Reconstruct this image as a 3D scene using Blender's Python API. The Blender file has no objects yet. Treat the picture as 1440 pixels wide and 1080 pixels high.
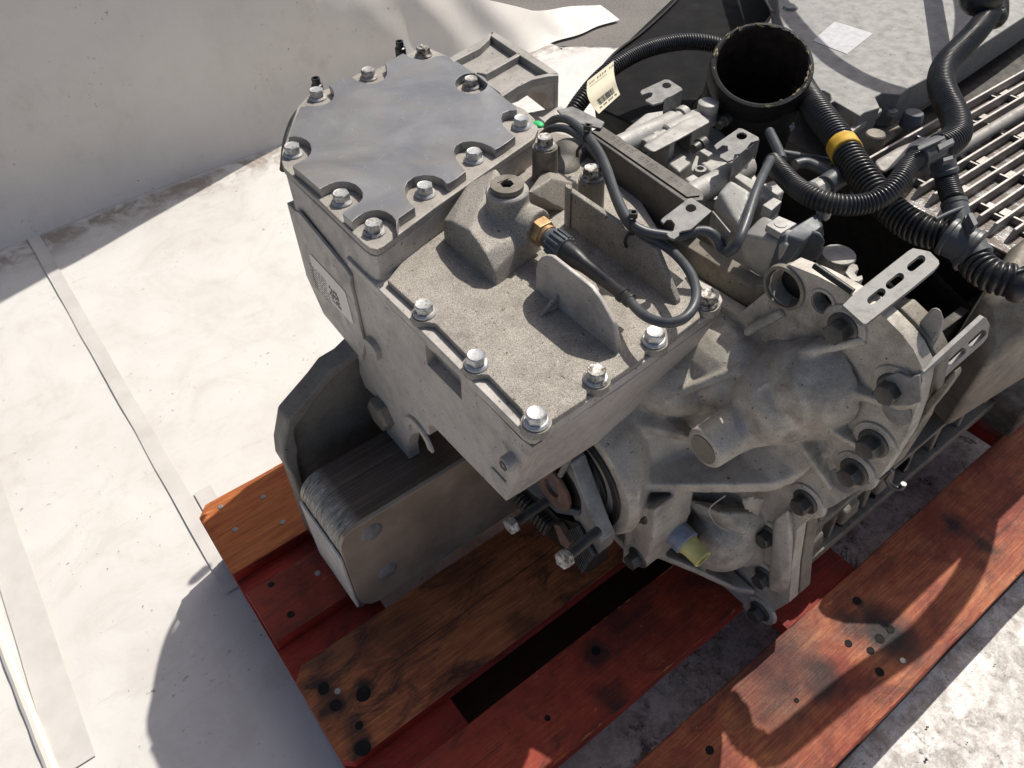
import bpy, bmesh, math, random
from mathutils import Vector, Matrix, noise
from mathutils.geometry import tessellate_polygon
R = math.radians
random.seed(7)
scene = bpy.context.scene
COL = scene.collection
# ---------------------------------------------------------------- camera
CC = Vector((-0.00505067, -0.02549924, 0.96181349))
CR = Vector((0.7928304, -0.60872923, -0.0294734))
CD = Vector((-0.46073653, -0.56701994, -0.6827959))
CF = Vector((0.39892582, 0.55492082, -0.73001443))
FPX = 1105.08
cd = bpy.data.cameras.new('camera'); cam = bpy.data.objects.new('camera', cd); COL.objects.link(cam)
cd.sensor_width = 36.0; cd.lens = 36.0 * FPX / 1440.0; cd.clip_start = 0.02; cd.clip_end = 2000
m3 = Matrix((CR, -CD, -CF)).transposed()
cam.matrix_world = Matrix.Translation(CC) @ m3.to_4x4()
scene.camera = cam
# ---------------------------------------------------------------- light
SUN = Vector((0.68, 0.19, 1.0)).normalized()
wd = bpy.data.worlds.new('World'); scene.world = wd; wd.use_nodes = True
nt = wd.node_tree; bg = nt.nodes['Background']
sky = nt.nodes.new('ShaderNodeTexSky'); sky.sky_type = 'NISHITA'; sky.sun_disc = False
sky.sun_elevation = math.asin(SUN.z); sky.sun_rotation = math.atan2(SUN.x, SUN.y); sky.dust_density = 3.0; sky.ozone_density = 0.2; sky.air_density = 0.7
nt.links.new(sky.outputs[0], bg.inputs[0]); bg.inputs[1].default_value = 0.11
ld = bpy.data.lights.new('sun', 'SUN'); ld.energy = 4.25; ld.angle = R(0.5); ld.color = (1.0, 0.955, 0.88)
lo = bpy.data.objects.new('sun', ld); COL.objects.link(lo)
lo.rotation_euler = SUN.to_track_quat('Z', 'Y').to_euler(); lo.location = SUN * 5
scene.view_settings.view_transform = 'Standard'; scene.view_settings.look = 'None'
scene.view_settings.exposure = -0.02; scene.view_settings.gamma = 1.0
# ---------------------------------------------------------------- helpers
def ray(x, y):
    return CR * ((x - 720) / FPX) + CD * ((y - 540) / FPX) + CF
def PZ(x, y, z):
    q = ray(x, y); return CC + q * ((z - CC.z) / q.z)
def PX(x, y, X):
    q = ray(x, y); return CC + q * ((X - CC.x) / q.x)
def PY(x, y, Y):
    q = ray(x, y); return CC + q * ((Y - CC.y) / q.y)
def V(*a): return Vector(a)
def lin(c):
    return tuple(((v / 12.92) if v <= 0.04045 else ((v + 0.055) / 1.055) ** 2.4) for v in c)

def tag(o, label=None, cat=None, group=None, kind=None):
    if label: o['label'] = label
    if cat: o['category'] = cat
    if group: o['group'] = group
    if kind: o['kind'] = kind
    return o
def thing(name, label, cat, loc, group=None):
    o = bpy.data.objects.new(name, None); COL.objects.link(o)
    o.location = Vector(loc); o.empty_display_size = 0.05
    return tag(o, label, cat, group)
def attach(o, p):
    if p is not None:
        o.parent = p
        if p.type == 'EMPTY' and p.parent is None:
            o.matrix_parent_inverse = Matrix.Translation(-Vector(p.location))
    return o
def link(name, me, m, parent=None, loc=None, rot=None, scale=None, bevel=0, seg=2, label=None):
    o = bpy.data.objects.new(name, me); COL.objects.link(o)
    if m is not None and len(me.materials) == 0: me.materials.append(m)
    attach(o, parent)
    if loc is not None: o.location = loc
    if rot is not None: o.rotation_mode = 'QUATERNION'; o.rotation_quaternion = rot
    if scale is not None: o.scale = scale
    if bevel:
        b = o.modifiers.new('bevel', 'BEVEL'); b.width = bevel; b.segments = seg; b.limit_method = 'ANGLE'; b.angle_limit = R(32)
        b.harden_normals = True
    if label: o['label'] = label
    return o
def finish(bm, name, m, parent=None, smooth=35, bevel=0, seg=2, label=None):
    bmesh.ops.recalc_face_normals(bm, faces=bm.faces)
    me = bpy.data.meshes.new(name)
    if smooth is not None:
        for f in bm.faces: f.smooth = True
        a = R(smooth)
        for e in bm.edges:
            if len(e.link_faces) != 2 or e.calc_face_angle(0) > a: e.smooth = False
    bm.to_mesh(me); bm.free()
    return link(name, me, m, parent, bevel=bevel, seg=seg, label=label)
def add_prism(bm, pts, vec, holes=()):
    """pts: loop of Vectors (planar), extruded along vec; optional hole loops"""
    loops = [list(pts)] + [list(h) for h in holes]
    flat = [p for l in loops for p in l]
    a = [bm.verts.new(p) for p in flat]; b = [bm.verts.new(p + vec) for p in flat]
    if holes:
        for t in tessellate_polygon([[Vector(p) for p in l] for l in loops]):
            try:
                bm.faces.new([a[i] for i in t]); bm.faces.new([b[i] for i in reversed(t)])
            except ValueError: pass
    else:
        bm.faces.new(a); bm.faces.new(list(reversed(b)))
    k = 0
    for l in loops:
        n = len(l)
        for i in range(n):
            j = (i + 1) % n
            bm.faces.new((a[k + i], a[k + j], b[k + j], b[k + i]))
        k += n
def zprism(name, px, z0, z1, m, parent=None, holes=(), zt=None, bevel=0.0012, seg=2, label=None, grow=0):
    """outline given in photo pixels on the plane z=zt, standing from z0 to z1"""
    zt = z1 if zt is None else zt
    bm = bmesh.new()
    pts = [PZ(x, y, zt) for x, y in px]
    for p in pts: p.z = z0
    hs = []
    for h in holes:
        q = [PZ(x, y, zt) for x, y in h]
        for p in q: p.z = z0
        hs.append(q)
    add_prism(bm, pts, V(0, 0, z1 - z0), hs)
    return finish(bm, name, m, parent, bevel=bevel, seg=seg, label=label)
def xprism(name, px, x0, x1, m, parent=None, holes=(), xt=None, bevel=0.0012, seg=2, label=None):
    xt = x0 if xt is None else xt
    bm = bmesh.new()
    def cv(l):
        q = [PX(x, y, xt) for x, y in l]
        for p in q: p.x = x0
        return q
    add_prism(bm, cv(px), V(x1 - x0, 0, 0), [cv(h) for h in holes])
    return finish(bm, name, m, parent, bevel=bevel, seg=seg, label=label)
def yprism(name, px, y0, y1, m, parent=None, holes=(), yt=None, bevel=0.0012, seg=2, label=None):
    yt = y0 if yt is None else yt
    bm = bmesh.new()
    def cv(l):
        q = [PY(x, y, yt) for x, y in l]
        for p in q: p.y = y0
        return q
    add_prism(bm, cv(px), V(0, y1 - y0, 0), [cv(h) for h in holes])
    return finish(bm, name, m, parent, bevel=bevel, seg=seg, label=label)
def wprism(name, pts, vec, m, parent=None, holes=(), bevel=0.0012, seg=2, label=None):
    bm = bmesh.new(); add_prism(bm, [Vector(p) for p in pts], Vector(vec), holes)
    return finish(bm, name, m, parent, bevel=bevel, seg=seg, label=label)
def add_box(bm, lo, hi):
    x0, y0, z0 = lo; x1, y1, z1 = hi
    add_prism(bm, [V(x0, y0, z0), V(x1, y0, z0), V(x1, y1, z0), V(x0, y1, z0)], V(0, 0, z1 - z0))
def box(name, lo, hi, m, parent=None, bevel=0.001, seg=2, label=None):
    bm = bmesh.new(); add_box(bm, lo, hi)
    return finish(bm, name, m, parent, bevel=bevel, seg=seg, label=label)
def hull(name, pts, m, parent=None, bevel=0.002, seg=3, label=None):
    bm = bmesh.new()
    for p in pts: bm.verts.new(p)
    r = bmesh.ops.convex_hull(bm, input=bm.verts)
    bmesh.ops.delete(bm, geom=[v for v in bm.verts if not v.link_faces], context='VERTS')
    bmesh.ops.dissolve_limit(bm, angle_limit=R(3), verts=bm.verts, edges=bm.edges)
    return finish(bm, name, m, parent, bevel=bevel, seg=seg, label=label)
def frame(axis):
    w = Vector(axis).normalized()
    u = w.cross(V(0, 0, 1)) if abs(w.z) < 0.95 else w.cross(V(0, 1, 0))
    u.normalize(); return u, w.cross(u).normalized(), w
def add_lathe(bm, origin, axis, prof, n=32, cap=True, squash=None):
    """prof: (distance along axis, radius)"""
    u, v, w = frame(axis); o = Vector(origin)
    rings = []
    for d, r in prof:
        rings.append([bm.verts.new(o + w * d + (u * math.cos(2 * math.pi * k / n) + v * math.sin(2 * math.pi * k / n)) * r) for k in range(n)])
    for a, b in zip(rings, rings[1:]):
        for k in range(n):
            j = (k + 1) % n; bm.faces.new((a[k], a[j], b[j], b[k]))
    if cap:
        bm.faces.new(list(reversed(rings[0]))); bm.faces.new(rings[-1])
def lathe(name, origin, axis, prof, m, parent=None, n=32, cap=True, smooth=35, bevel=0, label=None):
    bm = bmesh.new(); add_lathe(bm, origin, axis, prof, n, cap)
    return finish(bm, name, m, parent, smooth=smooth, bevel=bevel, label=label)
def smooth_path(P, step=0.004):
    P = [Vector(p) for p in P]; out = []
    Q = [P[0] * 2 - P[1]] + P + [P[-1] * 2 - P[-2]]
    for i in range(1, len(Q) - 2):
        a, b, c, d = Q[i - 1], Q[i], Q[i + 1], Q[i + 2]
        n = max(2, int((c - b).length / step))
        for k in range(n):
            t = k / n
            out.append(0.5 * ((2 * b) + (c - a) * t + (2 * a - 5 * b + 4 * c - d) * t * t + (3 * b - a - 3 * c + d) * t ** 3))
    out.append(P[-1]); return out
def resample(P, step):
    out = [P[0].copy()]; acc = 0.0
    for a, b in zip(P, P[1:]):
        L = (b - a).length
        if L < 1e-9: continue
        t = step - acc
        while t <= L:
            out.append(a.lerp(b, t / L)); t += step
        acc = L - (t - step)
    return out
def add_tube(bm, P, rads, n=16, cap=True):
    T = []
    for i in range(len(P)):
        a = P[max(0, i - 1)]; b = P[min(len(P) - 1, i + 1)]; T.append((b - a).normalized())
    u = frame(T[0])[0]; rings = []
    for i, p in enumerate(P):
        u = (u - T[i] * u.dot(T[i])).normalized(); v = T[i].cross(u)
        r = rads[i] if isinstance(rads, (list, tuple)) else rads
        rings.append([bm.verts.new(p + (u * math.cos(2 * math.pi * k / n) + v * math.sin(2 * math.pi * k / n)) * r) for k in range(n)])
    for a, b in zip(rings, rings[1:]):
        for k in range(n):
            j = (k + 1) % n; bm.faces.new((a[k], a[j], b[j], b[k]))
    if cap:
        bm.faces.new(list(reversed(rings[0]))); bm.faces.new(rings[-1])
def tube(name, P, r, m, parent=None, n=14, step=0.004, smooth=50, label=None):
    bm = bmesh.new(); Q = resample(smooth_path(P, step), step); add_tube(bm, Q, r, n)
    return finish(bm, name, m, parent, smooth=smooth, label=label)
def corrugated(name, P, r, m, parent=None, pitch=0.0045, n=22, depth=0.14, label=None):
    """split conduit: rounded ridges and narrow grooves"""
    Q = resample(smooth_path(P, 0.002), pitch / 6)
    prof = [1 - depth, 1 - depth * 0.9, 1 - depth * 0.15, 1.0, 1.0, 1 - depth * 0.15]
    bm = bmesh.new(); add_tube(bm, Q, [r * prof[i % 6] for i in range(len(Q))], n)
    return finish(bm, name, m, parent, smooth=60, label=label)
# ---------------------------------------------------------------- materials
def newmat(name):
    m = bpy.data.materials.new(name); m.use_nodes = True
    return m, m.node_tree, m.node_tree.nodes['Principled BSDF']
def N(nt, t, **kw):
    n = nt.nodes.new(t)
    for k, v in kw.items():
        if k in n.inputs.keys(): n.inputs[k].default_value = v
        else: setattr(n, k, v)
    return n
def noise_n(nt, vec, scale, detail=4, rough=0.6, dist=0.0):
    n = nt.nodes.new('ShaderNodeTexNoise'); n.inputs['Scale'].default_value = scale
    n.inputs['Detail'].default_value = detail; n.inputs['Roughness'].default_value = rough; n.inputs['Distortion'].default_value = dist
    if vec is not None: nt.links.new(vec, n.inputs['Vector'])
    return n.outputs['Fac']
def ramp(nt, fac, stops):
    r = nt.nodes.new('ShaderNodeValToRGB'); e = r.color_ramp.elements
    while len(e) < len(stops): e.new(0.5)
    for k, (p, c) in enumerate(stops):
        e[k].position = p; e[k].color = (c, c, c, 1) if isinstance(c, (int, float)) else (*c, 1)
    nt.links.new(fac, r.inputs[0]); return r.outputs[0]
def mix(nt, fac, a, b, mode='MIX'):
    n = nt.nodes.new('ShaderNodeMix'); n.data_type = 'RGBA'; n.blend_type = mode
    for s, v in ((0, fac), (6, a), (7, b)):
        if hasattr(v, 'is_linked'): nt.links.new(v, n.inputs[s])
        else: n.inputs[s].default_value = v if isinstance(v, (int, float)) else (*v, 1)
    return n.outputs[2]
def math_n(nt, op, a, b=0.0):
    n = nt.nodes.new('ShaderNodeMath'); n.operation = op
    for i, v in enumerate((a, b)):
        if hasattr(v, 'is_linked'): nt.links.new(v, n.inputs[i])
        else: n.inputs[i].default_value = v
    return n.outputs[0]
def coords(nt, scale=(1, 1, 1), loc=(0, 0, 0), kind='Object'):
    t = nt.nodes.new('ShaderNodeTexCoord'); mp = nt.nodes.new('ShaderNodeMapping')
    mp.inputs['Scale'].default_value = scale; mp.inputs['Location'].default_value = loc
    nt.links.new(t.outputs[kind], mp.inputs[0]); return mp.outputs[0]
def bump(nt, bs, h, strength, dist=0.001, prev=None):
    b = nt.nodes.new('ShaderNodeBump'); b.inputs['Strength'].default_value = strength; b.inputs['Distance'].default_value = dist
    nt.links.new(h, b.inputs['Height'])
    if prev is not None: nt.links.new(prev, b.inputs['Normal'])
    nt.links.new(b.outputs[0], bs.inputs['Normal']); return b.outputs[0]
def cast(name, c, rough=0.62, metal=0.35, grain=0.5, dirt=(0.07, 0.058, 0.045), dirt_amt=0.4, bstr=0.5, gscale=620, seed=0.0):
    """sand-cast alloy: fine grain, blotches, dark grime in patches, tiny black specks"""
    m, nt, bs = newmat(name)
    co = coords(nt, loc=(seed, seed * 0.7, 0))
    fine = noise_n(nt, co, gscale, 3, 0.7); mid = noise_n(nt, co, 55, 5, 0.65); big = noise_n(nt, co, 11, 4, 0.6)
    a = tuple(v * (1 - grain * 0.55) for v in c); b = tuple(min(1, v * (1 + grain * 0.5)) for v in c)
    col = mix(nt, ramp(nt, fine, [(0.3, 0), (0.7, 1)]), a, b)
    col = mix(nt, ramp(nt, mid, [(0.42, 0.0), (0.75, 0.32)]), col, tuple(v * 0.62 for v in c))
    dm = math_n(nt, 'MULTIPLY', ramp(nt, big, [(0.4, 0.0), (0.68, 1.0)]), ramp(nt, mid, [(0.3, 0.2), (0.62, 1.0)]))
    dm = math_n(nt, 'MULTIPLY', dm, dirt_amt)
    col = mix(nt, dm, col, dirt)
    sp = ramp(nt, noise_n(nt, co, 210, 2, 0.5), [(0.69, 0.0), (0.73, 0.75)])
    col = mix(nt, sp, col, (0.03, 0.026, 0.022))
    nt.links.new(col, bs.inputs['Base Color'])
    bs.inputs['Metallic'].default_value = metal
    nt.links.new(ramp(nt, mid, [(0.3, rough - 0.1), (0.7, min(1, rough + 0.15))]), bs.inputs['Roughness'])
    p = bump(nt, bs, fine, bstr, 0.0006); bump(nt, bs, mid, 0.25, 0.002, p)
    return m
def plain(name, c, rough=0.5, metal=0.0, var=0.25, scale=60, bstr=0.15, dirt=0.25, dcol=(0.10, 0.085, 0.07), spec=None):
    m, nt, bs = newmat(name); co = coords(nt)
    n1 = noise_n(nt, co, scale, 4, 0.6); n2 = noise_n(nt, co, scale * 6, 3, 0.6)
    col = mix(nt, ramp(nt, n1, [(0.3, 0), (0.7, 1)]), tuple(v * (1 - var) for v in c), tuple(min(1, v * (1 + var)) for v in c))
    if dirt: col = mix(nt, ramp(nt, noise_n(nt, co, scale * 0.6, 5, 0.7), [(0.5, 0.0), (0.72, dirt)]), col, dcol)
    nt.links.new(col, bs.inputs['Base Color']); bs.inputs['Metallic'].default_value = metal
    nt.links.new(ramp(nt, n1, [(0.3, max(0, rough - 0.08)), (0.7, min(1, rough + 0.12))]), bs.inputs['Roughness'])
    if bstr: bump(nt, bs, n2, bstr, 0.0008)
    if spec is not None: bs.inputs['Specular IOR Level'].default_value = spec
    return m
M = {}
M['cast'] = cast('cast_grey', (0.40, 0.37, 0.33))
M['cover'] = cast('cast_cover', (0.37, 0.34, 0.295), grain=1.15, dirt_amt=0.35, gscale=950, bstr=1.0)
M['side'] = cast('cast_side', (0.51, 0.475, 0.435), grain=0.25, dirt_amt=0.35, bstr=0.35)
M['tail'] = cast('cast_tail', (0.53, 0.49, 0.425), grain=0.4, dirt_amt=0.6, seed=3.1)
M['main'] = cast('cast_main', (0.25, 0.225, 0.185), grain=0.4, dirt_amt=0.85, seed=5.3)
M['pale'] = cast('cast_pale', (0.37, 0.35, 0.32), grain=0.3, dirt_amt=0.3, seed=1.7)
M['valve'] = cast('cast_valve', (0.42, 0.41, 0.385), grain=0.2, dirt_amt=0.3, seed=8.7, bstr=0.25)
def mat_bolt():
    m, nt, bs = newmat('zinc_bolt'); co = coords(nt); oi = nt.nodes.new('ShaderNodeObjectInfo')
    off = nt.nodes.new('ShaderNodeVectorMath'); off.operation = 'ADD'; cx = nt.nodes.new('ShaderNodeCombineXYZ'); nt.links.new(oi.outputs['Random'], cx.inputs[0]); nt.links.new(oi.outputs['Random'], cx.inputs[2])
    nt.links.new(co, off.inputs[0]); nt.links.new(cx.outputs[0], off.inputs[1])
    n = noise_n(nt, off.outputs[0], 170, 5, 0.7); f = noise_n(nt, off.outputs[0], 700, 3, 0.6)
    lv = nt.nodes.new('ShaderNodeMapRange'); lv.inputs[3].default_value = -0.16; lv.inputs[4].default_value = 0.12; nt.links.new(oi.outputs['Random'], lv.inputs[0])
    g = math_n(nt, 'ADD', n, lv.outputs[0])
    col = mix(nt, ramp(nt, f, [(0.35, 0), (0.7, 1)]), (0.46, 0.46, 0.45), (0.66, 0.66, 0.64))
    col = mix(nt, ramp(nt, g, [(0.46, 0), (0.66, 0.85)]), col, (0.20, 0.165, 0.125))
    col = mix(nt, ramp(nt, g, [(0.64, 0), (0.72, 0.9)]), col, (0.06, 0.045, 0.035))
    nt.links.new(col, bs.inputs['Base Color']); bs.inputs['Metallic'].default_value = 0.6
    nt.links.new(ramp(nt, g, [(0.35, 0.33), (0.65, 0.7)]), bs.inputs['Roughness']); bump(nt, bs, f, 0.2, 0.0004); return m
M['bolt'] = mat_bolt()
M['dark_bolt'] = plain('dark_bolt', (0.09, 0.088, 0.082), 0.45, 0.5, 0.3, 120, 0.1, 0.35, (0.16, 0.14, 0.11))
M['steel'] = plain('steel_plate', (0.225, 0.22, 0.21), 0.58, 0.2, 0.3, 90, 0.35, 0.7, (0.10, 0.085, 0.07))
M['black'] = plain('black_plastic', (0.016, 0.0165, 0.018), 0.33, 0.0, 0.3, 40, 0.2, 0.65, (0.085, 0.075, 0.062))
M['rubber'] = plain('black_rubber', (0.0105, 0.0105, 0.011), 0.6, 0.0, 0.3, 60, 0.3, 0.3, (0.028, 0.026, 0.023), spec=0.22)
M['cable'] = plain('cable_sheath', (0.055, 0.06, 0.066), 0.42, 0.0, 0.15, 90, 0.1, 0.3, (0.12, 0.11, 0.1))
M['grey_plastic'] = plain('grey_plastic', (0.085, 0.095, 0.105), 0.45, 0.0, 0.15, 80, 0.1, 0.25, (0.16, 0.15, 0.13))
M['brass'] = plain('brass', (0.46, 0.30, 0.15), 0.42, 0.7, 0.2, 120, 0.1, 0.35, (0.16, 0.10, 0.05))
M['rust'] = plain('rust', (0.17, 0.10, 0.075), 0.75, 0.2, 0.35, 120, 0.4, 0.4, (0.05, 0.035, 0.03))
M['oily'] = plain('oily_black', (0.014, 0.013, 0.012), 0.42, 0.0, 0.4, 70, 0.3, 0.4, (0.045, 0.04, 0.034), spec=0.4)
M['yellow'] = plain('yellow_plastic', (0.66, 0.58, 0.22), 0.45, 0.0, 0.12, 60, 0.1, 0.3, (0.3, 0.25, 0.12))
M['tape'] = plain('yellow_tape', (0.62, 0.37, 0.035), 0.45, 0.0, 0.2, 150, 0.25, 0.2)
M['blue'] = plain('blue_grey', (0.27, 0.31, 0.37), 0.5, 0.1, 0.2, 90, 0.2, 0.5, (0.09, 0.085, 0.08))
M['bracket'] = cast('cast_bracket', (0.23, 0.215, 0.19), grain=0.35, dirt_amt=0.5, seed=6.6)
M['plate'] = cast('cast_plate', (0.245, 0.24, 0.23), grain=0.14, dirt_amt=0.05, seed=4.4, bstr=0.3)
M['strip'] = cast('cast_strip', (0.15, 0.14, 0.125), grain=0.3, dirt_amt=0.5, seed=2.2)
M['pit'] = plain('pit_shade_cast', (0.012, 0.011, 0.010), 0.8, 0.0, 0.4, 50, 0.3, 0.3, (0.03, 0.026, 0.022), spec=0.12)  # near-black: shade of the deep open housing put into the colour
M['shroud'] = plain('shroud_rubber', (0.0085, 0.0085, 0.009), 0.8, 0.0, 0.3, 30, 0.2, 0.4, (0.02, 0.019, 0.017), spec=0.12)
M['green'] = plain('green_paint', (0.02, 0.5, 0.15), 0.5, 0.0, 0.1)
# ================================================================ materials of the setting
def mat_tarp(name, dirty):
    m, nt, bs = newmat(name); co = coords(nt)
    big = noise_n(nt, co, 3.2, 5, 0.6, 0.4); mid = noise_n(nt, co, 18, 6, 0.7, 0.3); fine = noise_n(nt, co, 140, 3, 0.6)
    col = mix(nt, ramp(nt, big, [(0.35, 0), (0.7, 1)]), *(((0.70, 0.68, 0.645), (0.62, 0.595, 0.555)) if dirty else ((0.74, 0.70, 0.64), (0.68, 0.635, 0.57))))
    sm = math_n(nt, 'MULTIPLY', ramp(nt, mid, [(0.50, 0), (0.72, 1)]), ramp(nt, big, [(0.42, 0.0), (0.62, 1)]))
    col = mix(nt, math_n(nt, 'MULTIPLY', sm, 0.35), col, (0.42, 0.36, 0.28))
    sp = math_n(nt, 'MULTIPLY', ramp(nt, noise_n(nt, co, 75, 3, 0.6), [(0.66, 0), (0.71, 1)]), ramp(nt, noise_n(nt, co, 5.5, 3, 0.6), [(0.5, 0), (0.66, 1)]))
    col = mix(nt, math_n(nt, 'MULTIPLY', sp, 0.75), col, (0.10, 0.08, 0.06))
    if dirty:
        # oily grime beneath and beside the pallet, where the machine has dripped
        geo = nt.nodes.new('ShaderNodeTexCoord'); sx = nt.nodes.new('ShaderNodeSeparateXYZ'); nt.links.new(geo.outputs['Object'], sx.inputs[0])
        def band(o, a, b, c, d):
            r1 = nt.nodes.new('ShaderNodeMapRange'); r1.inputs[1].default_value = a; r1.inputs[2].default_value = b; nt.links.new(o, r1.inputs[0])
            r2 = nt.nodes.new('ShaderNodeMapRange'); r2.inputs[1].default_value = c; r2.inputs[2].default_value = d
            r2.inputs[3].default_value = 1; r2.inputs[4].default_value = 0; nt.links.new(o, r2.inputs[0])
            return math_n(nt, 'MULTIPLY', r1.outputs[0], r2.outputs[0])
        reg = math_n(nt, 'MULTIPLY', band(sx.outputs[0], 0.10, 0.35, 1.3, 1.8), band(sx.outputs[1], -0.9, -0.2, 0.45, 0.7))
        blot = ramp(nt, noise_n(nt, co, 30, 8, 0.82, 0.3), [(0.43, 0), (0.60, 1)])
        col = mix(nt, math_n(nt, 'MULTIPLY', math_n(nt, 'MULTIPLY', reg, blot), 0.8), col, (0.17, 0.13, 0.095))
        spk = math_n(nt, 'MULTIPLY', ramp(nt, noise_n(nt, co, 150, 4, 0.7), [(0.56, 0), (0.64, 1)]), ramp(nt, noise_n(nt, co, 8, 4, 0.6), [(0.42, 0.1), (0.6, 1)]))
        col = mix(nt, math_n(nt, 'MULTIPLY', math_n(nt, 'MULTIPLY', reg, spk), 0.75), col, (0.11, 0.08, 0.055))
        blk = ramp(nt, noise_n(nt, co, 26, 7, 0.75, 0.4), [(0.57, 0), (0.63, 1)])
        col = mix(nt, math_n(nt, 'MULTIPLY', math_n(nt, 'MULTIPLY', reg, blk), 0.9), col, (0.035, 0.03, 0.027))
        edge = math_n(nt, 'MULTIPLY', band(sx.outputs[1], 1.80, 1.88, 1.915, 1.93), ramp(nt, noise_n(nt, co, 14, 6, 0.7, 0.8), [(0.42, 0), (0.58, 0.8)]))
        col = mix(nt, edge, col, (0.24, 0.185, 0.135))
        wet = math_n(nt, 'MULTIPLY', reg, ramp(nt, noise_n(nt, co, 9, 3, 0.6), [(0.42, 0), (0.6, 1)]))
        nt.links.new(ramp(nt, wet, [(0, 0.55), (1, 0.16)]), bs.inputs['Roughness'])
    else:
        nt.links.new(ramp(nt, mid, [(0.3, 0.42), (0.7, 0.62)]), bs.inputs['Roughness'])
    nt.links.new(col, bs.inputs['Base Color'])
    k_ = 1.0 if dirty else 0.35
    sc = noise_n(nt, coords(nt, (1, 1, 1), (4, 2, 0)), 6.5, 8, 0.74, 1.6)
    col2 = mix(nt, ramp(nt, sc, [(0.48, 0), (0.64, 0.27 * k_)]), col, (0.47, 0.43, 0.37))
    ln = noise_n(nt, coords(nt, (3, 34, 3), (1, 0, 0)), 2.2, 5, 0.7, 1.2)
    col2 = mix(nt, ramp(nt, ln, [(0.60, 0), (0.70, 0.22 * k_)]), col2, (0.38, 0.35, 0.31))
    nt.links.new(col2, bs.inputs['Base Color'])
    cr = nt.nodes.new('ShaderNodeTexVoronoi'); cr.feature = 'DISTANCE_TO_EDGE'; cr.inputs['Scale'].default_value = 3.1
    wv = nt.nodes.new('ShaderNodeVectorMath'); wv.operation = 'MULTIPLY_ADD'; nz = nt.nodes.new('ShaderNodeTexNoise'); nz.inputs['Scale'].default_value = 3; nt.links.new(co, nz.inputs['Vector'])
    nt.links.new(nz.outputs['Color'], wv.inputs[0]); wv.inputs[1].default_value = (.4, .4, .4); nt.links.new(co, wv.inputs[2]); nt.links.new(wv.outputs[0], cr.inputs['Vector'])
    p = bump(nt, bs, noise_n(nt, co, 4, 3, 0.45, 0.2), 0.35, 0.012); p = bump(nt, bs, mid, 0.18, 0.003, p); bump(nt, bs, ramp(nt, cr.outputs[0], [(0.0, 1), (0.05, 0)]), 0.03, 0.003, p)
    return m
M['tarp'] = mat_tarp('tarp_sheet', True); M['tarp_wall'] = mat_tarp('tarp_hanging', False)
M['tape_strip'] = plain('seam_tape', (0.60, 0.575, 0.54), 0.45, 0, 0.06, 20, 0.1, 0.25, (0.4, 0.36, 0.3))
def mat_ground():
    m, nt, bs = newmat('asphalt'); co = coords(nt)
    n = noise_n(nt, co, 120, 4, 0.7); b = noise_n(nt, co, 4, 4, 0.6)
    col = mix(nt, ramp(nt, n, [(0.3, 0), (0.7, 1)]), (0.10, 0.09, 0.08), (0.21, 0.19, 0.17))
    col = mix(nt, ramp(nt, b, [(0.4, 0), (0.7, 0.5)]), col, (0.26, 0.235, 0.21))
    nt.links.new(col, bs.inputs['Base Color']); bs.inputs['Roughness'].default_value = 0.85
    bump(nt, bs, n, 0.6, 0.004); return m
M['asphalt'] = mat_ground()
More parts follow.
